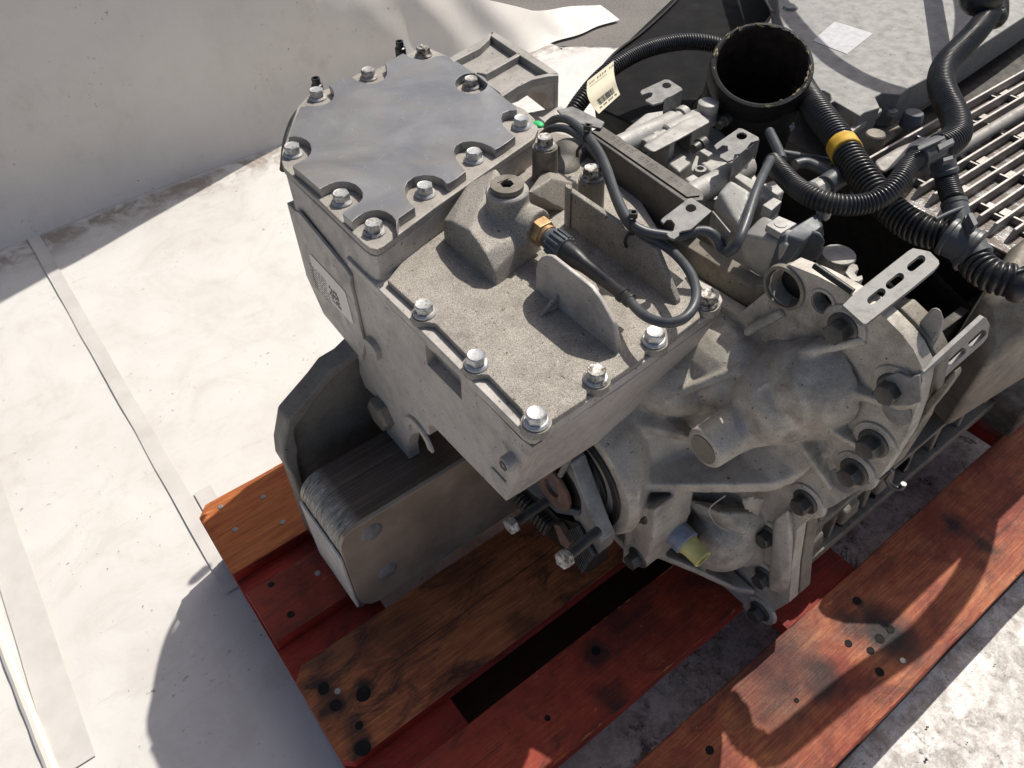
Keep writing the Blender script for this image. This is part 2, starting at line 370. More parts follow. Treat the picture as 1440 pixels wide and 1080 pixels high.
def mat_wood(name, paint, wood, woodd, seed, stains=(), pcol=(0.20, 0.022, 0.018), pcol2=(0.10, 0.016, 0.014), dark=0.4):
    """boards once painted red: worn grain showing through; stains = (x, y, radius, strength) oil marks"""
    m, nt, bs = newmat(name)
    co = coords(nt, (1, 1, 1), (seed, seed * 2.3, 0)); gr = coords(nt, (5, 130, 130), (seed, seed, seed)); gw = coords(nt, (2.2, 26, 26), (seed * 3, seed, 0))
    fib = noise_n(nt, gr, 3, 5, 0.7, 0.4); wide = noise_n(nt, gw, 3.5, 5, 0.62, 1.6); blot = noise_n(nt, co, 9, 6, 0.68, 0.5)
    w = mix(nt, ramp(nt, wide, [(0.35, 0), (0.66, 1)]), wood, woodd)
    w = mix(nt, ramp(nt, fib, [(0.35, 0), (0.65, 0.55)]), w, tuple(v * 0.45 for v in woodd))
    p = mix(nt, ramp(nt, blot, [(0.35, 0), (0.65, 1)]), pcol, pcol2)
    p = mix(nt, ramp(nt, fib, [(0.45, 0), (0.75, 0.5)]), p, tuple(v * 0.5 for v in pcol2))
    wear = math_n(nt, 'ADD', math_n(nt, 'MULTIPLY', blot, 0.72), math_n(nt, 'MULTIPLY', fib, 0.28))
    pm = ramp(nt, wear, [(max(0, 0.88 - paint - 0.09), 0), (min(1, 0.88 - paint + 0.09), 1)])
    col = mix(nt, pm, w, p)
    ck = noise_n(nt, coords(nt, (1.6, 85, 85), (seed * 1.7, seed, 0)), 1.0, 3, 0.55, 0.3)
    col = mix(nt, ramp(nt, ck, [(0.66, 0), (0.69, 0.75)]), col, (0.02, 0.014, 0.011))
    chip = noise_n(nt, coords(nt, (22, 70, 70), (seed, 3, 1)), 1.5, 6, 0.75)
    col = mix(nt, ramp(nt, chip, [(0.64, 0), (0.68, 0.7)]), col, tuple(min(1, v * 1.25 + .02) for v in wood))
    bl = ramp(nt, noise_n(nt, coords(nt, (4, 9, 9), (seed * 5, 1, seed)), 2.6, 8, 0.78, 1.0), [(0.48, 0), (0.64, 1)])
    col = mix(nt, math_n(nt, 'MULTIPLY', bl, dark), col, (0.022, 0.017, 0.014))
    if stains:
        tc = nt.nodes.new('ShaderNodeTexCoord'); wob = nt.nodes.new('ShaderNodeTexNoise'); wob.inputs['Scale'].default_value = 26; wob.inputs['Detail'].default_value = 4
        nt.links.new(tc.outputs['Object'], wob.inputs['Vector'])
        off = nt.nodes.new('ShaderNodeVectorMath'); off.operation = 'MULTIPLY_ADD'; nt.links.new(wob.outputs['Color'], off.inputs[0])
        off.inputs[1].default_value = (0.05, 0.05, 0.0); nt.links.new(tc.outputs['Object'], off.inputs[2])
        for (x, y, r, s) in stains:
            d = nt.nodes.new('ShaderNodeVectorMath'); d.operation = 'DISTANCE'; nt.links.new(off.outputs[0], d.inputs[0])
            d.inputs[1].default_value = (x + 0.025, y + 0.025, 0)
            mr = nt.nodes.new('ShaderNodeMapRange'); mr.inputs[1].default_value = r * 0.35; mr.inputs[2].default_value = r
            mr.inputs[3].default_value = s; mr.inputs[4].default_value = 0; nt.links.new(d.outputs['Value'], mr.inputs[0])
            col = mix(nt, mr.outputs[0], col, (0.014, 0.012, 0.013))
    nt.links.new(col, bs.inputs['Base Color'])
    nt.links.new(ramp(nt, blot, [(0.3, 0.42), (0.7, 0.66)]), bs.inputs['Roughness'])
    h = math_n(nt, 'ADD', fib, math_n(nt, 'MULTIPLY', wide, 0.6)); bump(nt, bs, h, 0.55, 0.0016); bs.inputs['Specular IOR Level'].default_value = 0.28
    return m
# ================================================================ setting
FZ = -0.144
def sheet(name, x0, x1, y0, y1, z, nx, ny, m, amp, fr, kind='structure', holefn=None):
    bm = bmesh.new(); g = []
    for j in range(ny + 1):
        row = []
        for i in range(nx + 1):
            x = x0 + (x1 - x0) * i / nx; y = y0 + (y1 - y0) * j / ny
            row.append(bm.verts.new((x, y, z + amp * noise.fractal(V(x * fr, y * fr, 1.7), 0.8, 2.0, 4))))
        g.append(row)
    for j in range(ny):
        for i in range(nx): bm.faces.new((g[j][i], g[j][i + 1], g[j + 1][i + 1], g[j + 1][i]))
    o = finish(bm, name, m); tag(o, kind=kind); return o
gb = bmesh.new(); add_prism(gb, [V(-400, -400, FZ - 0.1), V(400, -400, FZ - 0.1), V(400, 400, FZ - 0.1), V(-400, 400, FZ - 0.1)], V(0, 0, 0.094))
tag(finish(gb, 'ground', M['asphalt']), kind='structure')
# white sheet on the ground: outline with the torn far edge that lets the asphalt show
def floor_sheet():
    edge = [PZ(x, y, FZ) for x, y in ((1000, 210), (905, 262), (838, 108), (784, 66), (752, 52), (700, 50))]
    poly = [V(-2.2, -2.6, FZ), V(3.0, -2.6, FZ), V(3.0, 0.6, FZ)] + [V(2.0, 0.75, FZ)] + edge + [V(1.2, 2.02, FZ), V(-2.2, 2.02, FZ)]
    bm = bmesh.new(); vs = [bm.verts.new((p.x, p.y, FZ)) for p in poly]; bm.faces.new(vs)
    bmesh.ops.triangulate(bm, faces=bm.faces)
    for _ in range(6):
        es = [e for e in bm.edges if e.calc_length() > 0.06]
        if not es: break
        bmesh.ops.subdivide_edges(bm, edges=es, cuts=1); bmesh.ops.triangulate(bm, faces=[f for f in bm.faces if len(f.verts) > 3])
    for v in bm.verts:
        v.co.z = FZ + 0.0022 * noise.fractal(V(v.co.x * 2.5, v.co.y * 2.5, 0), 0.9, 2.0, 3) + 0.001
    for f in bm.faces: f.smooth = True
    me = bpy.data.meshes.new('tarp_floor'); bm.to_mesh(me); bm.free()
    o = link('tarp_floor', me, M['tarp']); tag(o, kind='structure')
floor_sheet()
# hanging sheet behind: tall on the left, dropping low past the gearbox
def hanging_sheet():
    top = [(-2.2, 2.2), (0.80, 2.2), (0.815, 1.5), (0.86, 0.55), (0.95, 0.34), (1.15, 0.24), (1.4, 0.17), (1.62, 0.07), (1.9, 0.02)]
    def H(x):
        for (a, ha), (b, hb) in zip(top, top[1:]):
            if a <= x <= b: return ha + (hb - ha) * (x - a) / (b - a)
        return 0.02
    xs = [-2.2 + 0.05 * i for i in range(60)] + [0.80 + 0.022 * i for i in range(51)]
    bm = bmesh.new(); g = []
    for x in xs:
        col = []; h = H(x)
        for k in range(25):
            t = k / 24; z = FZ + 0.0025 + t * (h)
            cur = 0.10 * max(0, 1 - z * 6 - 1.0) ** 2
            y = 1.97 + 0.012 * noise.fractal(V(x * 2, z * 3, 5), 0.8, 2, 3) - 0.05 * math.exp(-(z - FZ) / 0.035) + 0.03 * t * t
            if x > 0.95: y += 0.006 * math.sin(x * 34 + z * 25) * min(1, (x - 0.95) * 4) + 0.05 * t * (x - 0.95)
            col.append(bm.verts.new((x, y, z)))
        g.append(col)
    for a, b in zip(g, g[1:]):
        for k in range(24): bm.faces.new((a[k], b[k], b[k + 1], a[k + 1]))
    o = finish(bm, 'hanging_tarp', M['tarp_wall'], smooth=80)
    s = o.modifiers.new('thick', 'SOLIDIFY'); s.thickness = 0.002; s.offset = 1
    tag(o, 'large white tarpaulin hanging as shaded backdrop behind the gearbox', 'tarpaulin')
hanging_sheet()
# welded seams and a fold ridge in the floor sheet
def strip(pa, pb, w, z, name='seam_strip'):
    a = PZ(*pa, FZ); b = PZ(*pb, FZ); d = (b - a); L = d.length; d.normalize(); s = V(-d.y, d.x, 0)
    bm = bmesh.new(); n = int(L / 0.04) + 2; prev = None
    for i in range(n + 1):
        p = a + d * (L * i / n); j = 0.002 * noise.noise(V(p.x * 9, p.y * 9, 3))
        q = [bm.verts.new(p + s * (k * w / 2 + j) + V(0, 0, z)) for k in (-1, 1)]
        if prev: bm.faces.new((prev[0], q[0], q[1], prev[1]))
        prev = q
    o = finish(bm, name, M['tape_strip']); tag(o, kind='structure')
strip((28, 300), (330, 830), 0.028, 0.0045); strip((-60, 560), (110, 1080), 0.05, 0.0045)
strip((285, 690), (520, 1120), 0.03, 0.0045)
a = PZ(-40, 790, FZ); b = PZ(85, 1110, FZ)
fr = bmesh.new(); Q = resample([a + (b - a) * (i / 40) + V(0, 0, 0.002 + 0.001 * math.sin(i)) for i in range(41)], 0.02); add_tube(fr, Q, 0.009, 10)
tag(finish(fr, 'fold_ridge', M['tarp_wall']), kind='structure')
# ================================================================ pallet
pal = thing('pallet', 'worn red painted wooden pallet under the gearbox', 'pallet', (0.6, 0.4, FZ))
WOOD = {
 'a': mat_wood('board_orange', 0.26, (0.62, 0.215, 0.06), (0.42, 0.105, 0.032), 1.3, dark=0.12, pcol=(0.34, 0.045, 0.03)),
 'b': mat_wood('board_red', 0.62, (0.44, 0.10, 0.04), (0.26, 0.045, 0.025), 4.1, dark=0.55, pcol=(0.32, 0.042, 0.02), pcol2=(0.17, 0.028, 0.017)),
 'c': mat_wood('board_brown', 0.30, (0.60, 0.205, 0.07), (0.36, 0.11, 0.04), 7.7, dark=0.85, pcol=(0.30, 0.075, 0.035), pcol2=(0.19, 0.05, 0.026),
      stains=[(PZ(x, y, 0).x, PZ(x, y, 0).y, r, s) for x, y, r, s in ((455, 965, .022, .9), (470, 995, .03, .9), (510, 975, .02, .95), (500, 1025, .02, .8), (512, 1055, .022, .95), (440, 930, .03, .6), (640, 800, .06, .5), (560, 890, .06, .5), (740, 880, .03, .5), (480, 900, .06, .5))]),
 'd': mat_wood('board_worn_red', 0.52, (0.62, 0.20, 0.06), (0.42, 0.09, 0.035), 11.9, dark=0.6, pcol=(0.40, 0.055, 0.024), pcol2=(0.24, 0.036, 0.02),
      stains=[(PZ(x, y, 0).x, PZ(x, y, 0).y, r, s) for x, y, r, s in ((832, 918, .025, .8), (862, 985, .03, .7), (870, 1000, .02, .7), (900, 880, .05, .4))]),
 'e': mat_wood('board_red_brown', 0.42, (0.60, 0.23, 0.08), (0.42, 0.12, 0.042), 15.2, dark=0.55, pcol=(0.36, 0.07, 0.034), pcol2=(0.22, 0.045, 0.025),
      stains=[(PZ(x, y, 0).x, PZ(x, y, 0).y, r, s) for x, y, r, s in ((1340, 738, .028, .9), (1378, 765, .025, .8), (1240, 888, .05, .95), (1255, 905, .04, .8), (1190, 880, .025, .7), (1160, 955, .035, .8), (1205, 845, .014, .9), (1100, 940, .07, .6), (1130, 900, .05, .4), (1080, 990, .06, .5))]),
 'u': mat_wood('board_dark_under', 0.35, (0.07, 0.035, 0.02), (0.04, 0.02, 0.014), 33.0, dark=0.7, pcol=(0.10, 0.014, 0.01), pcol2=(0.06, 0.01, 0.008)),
 'x': mat_wood('board_under', 0.80, (0.34, 0.06, 0.03), (0.18, 0.03, 0.02), 21.0, dark=0.6, pcol=(0.36, 0.032, 0.018), pcol2=(0.22, 0.022, 0.014)),
}
M['nail'] = plain('nail_head', (0.30, 0.28, 0.27), 0.45, 0.6, 0.25, 300, 0.1, 0.3)
def board(y0, y1, z0, z1, x0, x1, m, cham=(0, 0), n=1.0, name='board'):
    bm = bmesh.new(); c0, c1 = cham
    # long edges run a little uneven, ends slightly rough
    k = 26; top = []; bot = []
    for i in range(k + 1):
        x = x0 + (x1 - x0) * i / k
        top.append(V(x, y1 + 0.0012 * noise.noise(V(x * 14, y1 * 9, 1)), z0)); bot.append(V(x, y0 + 0.0012 * noise.noise(V(x * 14, y0 * 9, 7)), z0))
    if c1: top[0] = V(x0 + 0.0165 * c1, y1, z0); top.insert(0, V(x0, y1 - 0.017 * c1, z0))
    if c0: bot[0] = V(x0 + 0.0165 * c0, y0, z0); bot.insert(0, V(x0, y0 + 0.017 * c0, z0))
    add_prism(bm, bot + list(reversed(top)), V(0, 0, z1 - z0))
    o = finish(bm, name, m, pal, bevel=0.0016, seg=2); o.data.materials.append(WOOD['x'])
    for f in o.data.polygons:
        if abs(f.normal.z) < 0.5: f.material_index = 1
    return o
TH = 0.022
YB = {'a': (0.663, 0.799), 'b': (0.536, 0.627), 'c': (0.344, 0.488), 'd': (0.198, 0.298), 'e': (0.0, 0.141)}
CH = {'a': (0, 1), 'b': (0, 0), 'c': (0.7, 1), 'd': (0, 0), 'e': (1, 0)}
boards = {}
for k, (y0, y1) in YB.items():
    boards[k] = board(y0, y1, -TH, 0, 0.0 + (0.003 if k in 'bd' else 0), 1.2, WOOD[k], CH[k])
    boards[k]['label'] = {'a': 'bare orange brown board on the far side, held by four bright nails', 'b': 'dark red painted board under the steel mounting block', 'c': 'wide brown board with black oily knots at its end', 'd': 'red board with worn orange edges', 'e': 'near red and brown board with black burn marks, partly in sun'}[k]
for x0, x1 in ((0.0, 0.145), (0.545, 0.69), (1.055, 1.2)):
    box('crossboard', (x0, 0.004, -2 * TH - 0.0005), (x1, 0.796, -TH - 0.0005), WOOD['x'], pal, 0.0015)
    for y0, y1 in ((0.0, 0.1), (0.3275, 0.4725), (0.699, 0.799)):
        box('block', (x0, y0 + 0.001, FZ + TH + 0.001), (x1, y1 - 0.001, -2 * TH - 0.001), WOOD['x'], pal, 0.0015)
for y0, y1 in ((0.0, 0.1), (0.3275, 0.4725), (0.699, 0.799)):
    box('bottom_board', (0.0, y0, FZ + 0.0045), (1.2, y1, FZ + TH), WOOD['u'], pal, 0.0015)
nb = bmesh.new(); add_lathe(nb, (0, 0, -0.001), (0, 0, 1), [(0, 0.0042), (0.0016, 0.0042), (0.0021, 0.0034)], 12)
bmesh.ops.recalc_face_normals(nb, faces=nb.faces); nail_me = bpy.data.meshes.new('nail'); nb.to_mesh(nail_me); nb.free(); nail_me.materials.append(M['nail'])
for k, l in {'a': ((310, 713), (370, 699), (330.5, 745), (397.5, 734.5)), 'c': ((475, 972),), 'e': ((1269, 929),)}.items():
    for x, y in l:
        o = link('nail', nail_me, None, boards[k]); o.location = PZ(x, y, 0)

M['hole'] = plain('charred_hole', (0.010, 0.009, 0.008), 0.7, 0, 0.3, 120, 0.3, 0.3, (0.03, 0.022, 0.016), spec=0.2)
hb = bmesh.new(); add_lathe(hb, (0, 0, -0.0005), (0, 0, 1), [(0, 0.0062), (0.0010, 0.0060), (0.0012, 0.0046), (0.0009, 0.0038), (0.0008, 0.0003)], 14)
bmesh.ops.recalc_face_normals(hb, faces=hb.faces); hole_me = bpy.data.meshes.new('bolt_hole'); hb.to_mesh(hole_me); hb.free(); hole_me.materials.append(M['hole'])
for k, l in {'c': ((455, 968, 1.2), (472, 992, 1.2), (511, 976, 1.5), (505, 1020, .8), (510, 1052, 1.5)), 'b': ((381.5, 822, .7), (409, 864, .8)), 'd': ((838, 915, 1.0), (770, 1010, .6)), 'e': ((1224, 915, .8), (1237, 898, 1.0), (1193, 905, .8), (1252, 885, .9), (1237, 945, .9), (1205, 845, .9), (998, 1055, .8), (1120, 985, .5))}.items():
    for x, y, sc in l:
        o = link('bolt_hole', hole_me, None, boards[k]); o.location = PZ(x, y, 0); o.scale = (sc, sc * 1.1, 1); o.rotation_euler = (0, 0, x)
o = link('nail', nail_me, None, boards['b']); o.location = PZ(447, 806, 0)
# splinters lifted along the board edges
random.seed(77)
for k, (y0, y1) in YB.items():
    bm = bmesh.new()
    for _ in range(46):
        x = random.uniform(.02, 1.15); e = random.choice((y0 + .0008, y1 - .0008)); L = random.uniform(.006, .03); w = random.uniform(.0005, .0014)
        up = 1 if e < (y0 + y1) / 2 else -1
        a = V(x, e, .0001); add_hull_pts = [a, a + V(L, up * w * .3, .0001), a + V(L * .4, up * w * 2, .0004), a + V(L * .5, up * w, .0011), a + V(L * .3, -up * w * .3, -.0012)]
        vs = [bm.verts.new(p) for p in add_hull_pts]; bmesh.ops.convex_hull(bm, input=vs)
    o = finish(bm, 'splinters', WOOD['a' if k in 'ad' else 'c' if k == 'c' else 'e'], boards[k], smooth=None); o['kind'] = 'stuff'
# ================================================================ bolts (shared meshes)
def bolt_mesh(name, af, fr, h, m, dish=0.0):
    bm = bmesh.new()
    add_lathe(bm, (0, 0, 0), (0, 0, 1), [(0, fr), (0.0016, fr), (0.0032, fr * 0.86)], 28)
    c = af / math.sqrt(3); lo = []; hi = []; 
    for k in range(6):
        a = math.pi / 3 * k
        lo.append(bm.verts.new((c * math.cos(a), c * math.sin(a), 0.002))); hi.append(bm.verts.new((c * math.cos(a), c * math.sin(a), h - 0.0011)))
    n = 24; r = af * 0.475
    top = [bm.verts.new((r * math.cos(2 * math.pi * k / n), r * math.sin(2 * math.pi * k / n), h)) for k in range(n)]
    for k in range(6):
        j = (k + 1) % 6; bm.faces.new((lo[k], lo[j], hi[j], hi[k]))
        t = [top[(4 * k + i) % n] for i in range(5)]
        bm.faces.new([hi[k], hi[j]] + list(reversed(t)))
    # shallow dished top with a raised rim and a ring of grade ticks
    t2 = [bm.verts.new((r * 0.86 * math.cos(2 * math.pi * k / n), r * 0.86 * math.sin(2 * math.pi * k / n), h - 0.0003)) for k in range(n)]
    t3 = [bm.verts.new((r * 0.3 * math.cos(2 * math.pi * k / n), r * 0.3 * math.sin(2 * math.pi * k / n), h - 0.0003 - dish)) for k in range(n)]
    for a, b in ((top, t2), (t2, t3)):
        for k in range(n): bm.faces.new((a[k], a[(k + 1) % n], b[(k + 1) % n], b[k]))
    bm.faces.new(t3)
    for k in range(5):
        a = -0.5 + k * 0.42; rr = r * 0.66
        u = V(math.cos(a), math.sin(a), 0); v = V(-u.y, u.x, 0); p = u * rr + V(0, 0, h - 0.0005)
        add_prism(bm, [p - u * 0.0009 - v * 0.0002, p + u * 0.0009 - v * 0.0002, p + u * 0.0009 + v * 0.0002, p - u * 0.0009 + v * 0.0002], V(0, 0, 0.0004))
    bmesh.ops.recalc_face_normals(bm, faces=bm.faces)
    for f in bm.faces: f.smooth = True
    for e in bm.edges:
        if len(e.link_faces) != 2 or e.calc_face_angle(0) > R(30): e.smooth = False
    me = bpy.data.meshes.new(name); bm.to_mesh(me); bm.free(); me.materials.append(m); return me
BOLT = bolt_mesh('flange_bolt', 0.0155, 0.0113, 0.0115, M['bolt'])
def bolt(parent, p, axis=(0, 0, 1), spin=0.0, me=None, s=1.0, name='bolt', label=None):
    o = link(name, me or BOLT, None, parent)
    q = Vector(axis).normalized().to_track_quat('Z', 'Y')
    o.rotation_mode = 'QUATERNION'; o.rotation_quaternion = q @ Matrix.Rotation(spin, 3, 'Z').to_quaternion()
    o.location = p; o.scale = (s, s, s)
    if label: o['label'] = label
    return o
# ================================================================ gearbox
gear = thing('gearbox', 'grey cast alloy truck gearbox resting on a red wooden pallet', 'gearbox', (0.6, 0.35, 0.0))
ZS, ZT = 0.498, 0.517        # seam and top of the upper lid
ZC, ZP = 0.466, 0.473        # flange and raised deck of the control cover
ZB = 0.455                   # joint between control cover and lower body
XL = 0.245                   # left (end) face
def C1(l): return [(380 + x / 3.4286, 30 + y / 3.4286) for x, y in l]
def C2(l): return [(380 + x / 7.2, 180 + y / 7.2) for x, y in l]
# ---- upper lid
base = [(401, 246), (455, 296), (512, 352), (522, 359), (531, 361), (541, 356), (615, 300), (690, 247), (752, 203), (757, 190), (752, 176), (738, 163), (712, 150), (690, 118), (650, 96), (622, 84), (604, 76), (585, 79), (560, 92), (530, 106), (505, 112), (488, 122), (462, 134), (436, 142), (420, 160), (408, 196), (399, 222), (398, 236)]
lid = zprism('lid', base, ZS + 0.0006, ZS + 0.0085, M['cast'], gear, zt=ZS, bevel=0.0015)
plate = C2([(170, 40), (130, 100)]) 
outl = (C1([(146, 412), (112, 490), (88, 560)]) + C2([(185, 92), (250, 84), (310, 95), (365, 120), (402, 155), (417, 210), (408, 258), (375, 300), (300, 338), (236, 372), (226, 392)])
  + C2([(300, 448), (400, 534), (500, 620)]) + C2([(530, 600), (600, 566), (665, 545), (730, 540), (800, 548), (862, 572), (910, 612), (935, 655), (936, 705), (905, 748), (850, 785), (745, 845), (732, 872)])
  + C2([(775, 912), (825, 952)]) + C2([(850, 925), (900, 885), (960, 852), (1030, 834), (1100, 830), (1170, 848), (1230, 885), (1270, 935), (1284, 990), (1275, 1025)])
  + C1([(618, 950), (660, 920), (697, 896)]) + C1([(672, 870), (652, 838), (648, 805), (662, 772), (695, 750), (740, 742), (790, 745), (828, 760), (850, 782)])
  + C1([(866, 778), (905, 752), (943, 722)]) + C1([(915, 690), (892, 655), (885, 625), (895, 600), (925, 583), (970, 578), (1020, 586), (1060, 602), (1084, 618)])
  + C1([(1100, 610), (1140, 585), (1182, 553)]) + C1([(1150, 530), (1122, 500), (1113, 468), (1122, 442), (1150, 430), (1190, 428)])
  + C1([(1186, 412), (1150, 385), (1108, 352), (1060, 312), (1000, 262), (940, 220), (880, 182), (862, 168)])
  + C1([(830, 164), (795, 168)]) + C1([(775, 180), (735, 186), (700, 180), (672, 172), (660, 162)]) + C1([(640, 154), (600, 176), (552, 202)])
  + C1([(562, 225), (562, 255), (548, 280), (510, 298), (465, 300), (425, 288)]) + C1([(405, 276), (386, 266), (340, 284), (282, 308)])
  + C1([(303, 330), (308, 355), (298, 380), (268, 398), (225, 408), (180, 406)]) + C1([(165, 410)]))
hole = C1([(970 + 78 * math.cos(-a), 299 + 49 * math.sin(-a)) for a in [2 * math.pi * k / 24 for k in range(24)]])
m, nt, bs = newmat('machined_lid')
co = coords(nt); n1 = noise_n(nt, co, 9, 4, 0.6, 0.8); n2 = noise_n(nt, co, 520, 3, 0.6)
sA = noise_n(nt, coords(nt, (900, 40, 40), (3, 1, 0)), 1.0, 3, 0.6); sB = noise_n(nt, coords(nt, (40, 900, 40), (7, 1, 0)), 1.0, 3, 0.6)
col = mix(nt, ramp(nt, n1, [(0.3, 0), (0.7, 1)]), (0.22, 0.222, 0.228), (0.32, 0.318, 0.318))
col = mix(nt, ramp(nt, n2, [(0.52, 0), (0.75, 0.3)]), col, (0.12, 0.11, 0.10))
col = mix(nt, ramp(nt, noise_n(nt, coords(nt, (1, 1, 1), (6, 6, 0)), 17, 6, 0.7, 1.0), [(0.46, 0), (0.66, 0.5)]), col, (0.30, 0.265, 0.22))
for sv, dirn, sd_ in ((30, (1, 3.2, 1), .2), (44, (2.6, 1, 1), .9), (60, (1.5, 4.5, 1), 2.2)):
    scr = nt.nodes.new('ShaderNodeTexVoronoi'); scr.feature = 'DISTANCE_TO_EDGE'; scr.inputs['Scale'].default_value = sv; nt.links.new(coords(nt, dirn, (sd_, sd_ * 2, 0)), scr.inputs['Vector'])
    sm = math_n(nt, 'MULTIPLY', ramp(nt, scr.outputs[0], [(0.0, 1), (0.010, 0)]), ramp(nt, noise_n(nt, coords(nt, (1, 1, 1), (sd_, 0, 0)), 70, 3, 0.6), [(0.56, 0), (0.66, 0.7)]))
    col = mix(nt, sm, col, (0.52, 0.52, 0.52))
nt.links.new(col, bs.inputs['Base Color']); bs.inputs['Metallic'].default_value = 0.6
nt.links.new(ramp(nt, n1, [(0.3, 0.34), (0.7, 0.48)]), bs.inputs['Roughness']); bump(nt, bs, math_n(nt, 'ADD', n2, sA), 0.16, 0.0004)
M['lid'] = m
zprism('lid_plate', outl, ZS + 0.0087, ZT, M['lid'], lid, holes=[hole], bevel=0.0011)
LB = ZS + 0.0086
for k, (x, y) in enumerate([(447, 138), (519, 109.5), (596, 78), (663, 122), (733, 178), (667, 225), (598.5, 273), (527, 326), (481.5, 284), (413, 217)]):
    p = PZ(x, y, LB); bolt(lid, p, spin=k * 0.7)
# nubs of the wiring that show behind the lid
tail_in = lid
# ---- block under the lid and cover flange (one casting)
cover = zprism('control_cover', [(489, 374), (560, 444), (640, 524), (735, 619), (744, 625), (753, 626), (765, 618), (870, 546), (966, 477), (1008, 446), (1014, 434), (1008, 420), (985, 408), (960, 392), (930, 345), (880, 260), (830, 205), (790, 160), (740, 170), (600, 262), (540, 330)], ZB + 0.0005, ZC, M['side'], gear, zt=ZB, bevel=0.0012)
deck = [(544, 394), (584, 430), (590, 447), (600, 453), (612, 455), (655, 499), (662, 516), (674, 526), (686, 527), (734, 577), (738, 594), (752, 603), (768, 594), (786, 585), (824, 560), (826, 548), (842, 546), (870, 527), (905, 503), (908, 492), (926, 492), (985, 446), (982, 430), (996, 424), (985, 405), (960, 380), (900, 300), (850, 240), (800, 190), (760, 180), (700, 235), (620, 300)]
zprism('cover_deck', deck, ZC + 0.0002, ZP, M['cover'], cover, bevel=0.0015)
blk = [(x + dx, y + dy) for (x, y), (dx, dy) in zip([(403, 247), (489, 330), (512, 352), (522, 359), (530, 360.5), (540, 355), (615, 299), (752, 201)], [(0, 0)] * 8)] + [(752, 176), (712, 150), (690, 118), (604, 76), (436, 142), (408, 196), (400, 236)]
zprism('upper_block', blk, ZB - 0.06, ZS, M['side'], gear, zt=ZS, bevel=0.0015)
for k, (x, y) in enumerate([(597, 440), (670.5, 512), (754, 593), (838, 533), (919.5, 479), (993, 426)]):
    p = PZ(x, y, ZP)
    lathe('bolt_boss', (p.x, p.y, ZC - 0.001), (0, 0, 1), [(0, 0.0135), (ZP - ZC + 0.0008, 0.0128)], M['cover'], cover, 28)
    bolt(cover, p + V(0, 0, 0.0002), spin=0.3 + k * 0.5)
# ================================================================ things that rise from the control cover
def blend(name, bm, m, parent, voxel=0.002, it=8, label=None):
    """overlapping closed solids fused into one smooth casting"""
    o = finish(bm, name, m, parent, smooth=None, label=label)
    r = o.modifiers.new('fuse', 'REMESH'); r.mode = 'VOXEL'; r.voxel_size = voxel; r.use_smooth_shade = True
    s = o.modifiers.new('soften', 'SMOOTH'); s.iterations = it; s.factor = 0.5
    return o
def add_hull(bm, pts):
    vs = [bm.verts.new(p) for p in pts]
    r = bmesh.ops.convex_hull(bm, input=vs)
    junk = [g for g in r['geom_interior'] if isinstance(g, bmesh.types.BMVert)]
    if junk: bmesh.ops.delete(bm, geom=junk, context='VERTS')
def add_ball(bm, p, r, sc=(1, 1, 1)):
    bmesh.ops.create_uvsphere(bm, u_segments=20, v_segments=12, radius=r, matrix=Matrix.Translation(p) @ Matrix.Diagonal((*sc, 1)))
ch = PZ(713, 262, ZP + 0.066)
bm = bmesh.new()
add_lathe(bm, (ch.x, ch.y, ZC), (0, 0, 1), [(0, 0.030), (0.02, 0.024), (0.045, 0.0215), (ZP + 0.060 - ZC, 0.021)], 36)
snA = PZ(757, 322, 0.505); snB = PZ(884, 421, 0.499); sd = (snB - snA).normalized()
add_lathe(bm, V(ch.x, ch.y, 0.505), snA - V(ch.x, ch.y, 0.505), [(0, 0.020), ((snA - V(ch.x, ch.y, .505)).length, 0.0195)], 28)
# arched spur running left from the neck, with a keel on its near side
def over(x, y, z, dx=0, dy=0):
    q = PZ(x, y, ZP); return V(q.x + dx, q.y + dy, z)
sp = [over(x, y, ZC) for x, y in ((624, 339), (664, 372), (698, 404), (738, 372), (762, 350), (705, 290), (660, 300))]
up = [over(626, 338, .497), over(640, 350, .506), over(664, 370, .512), over(684, 390, .503), over(695, 400, .488), over(735, 371, .497), over(705, 345, .512), over(758, 350, .503), over(700, 292, .522), over(662, 302, .512)]
add_hull(bm, sp + up)
add_hull(bm, [PZ(x, y, ZC) for x, y in ((740, 300), (800, 300), (830, 262), (770, 232))] + [PZ(775, 250, 0.51), PZ(742, 270, 0.52)])
blend('filler_neck', bm, M['cover'], cover, 0.0017, 6)
lathe('neck_ring', (ch.x, ch.y, ZP + 0.0585), (0, 0, 1), [(0, 0.0212), (0.003, 0.0210), (0.0045, 0.0195)], M['pale'], cover, 40)
# drain plug with a hexagon socket
bm = bmesh.new(); n = 36; hx = [V(math.cos(2 * math.pi * k / 6 + .3), math.sin(2 * math.pi * k / 6 + .3), 0) * 0.0068 for k in range(6)]
oc = [V(math.cos(2 * math.pi * k / n), math.sin(2 * math.pi * k / n), 0) * 0.0163 for k in range(n)]
b0 = V(ch.x, ch.y, ZP + 0.0635)
add_prism(bm, [b0 + v for v in oc], V(0, 0, 0.0055), [[b0 + v for v in hx]])
finish(bm, 'socket_plug', M['main'], cover, bevel=0.0008)
lathe('socket_floor', b0 - V(0, 0, 0.004), (0, 0, 1), [(0, 0.0115), (0.0035, 0.0115)], M['oily'], cover, 16)
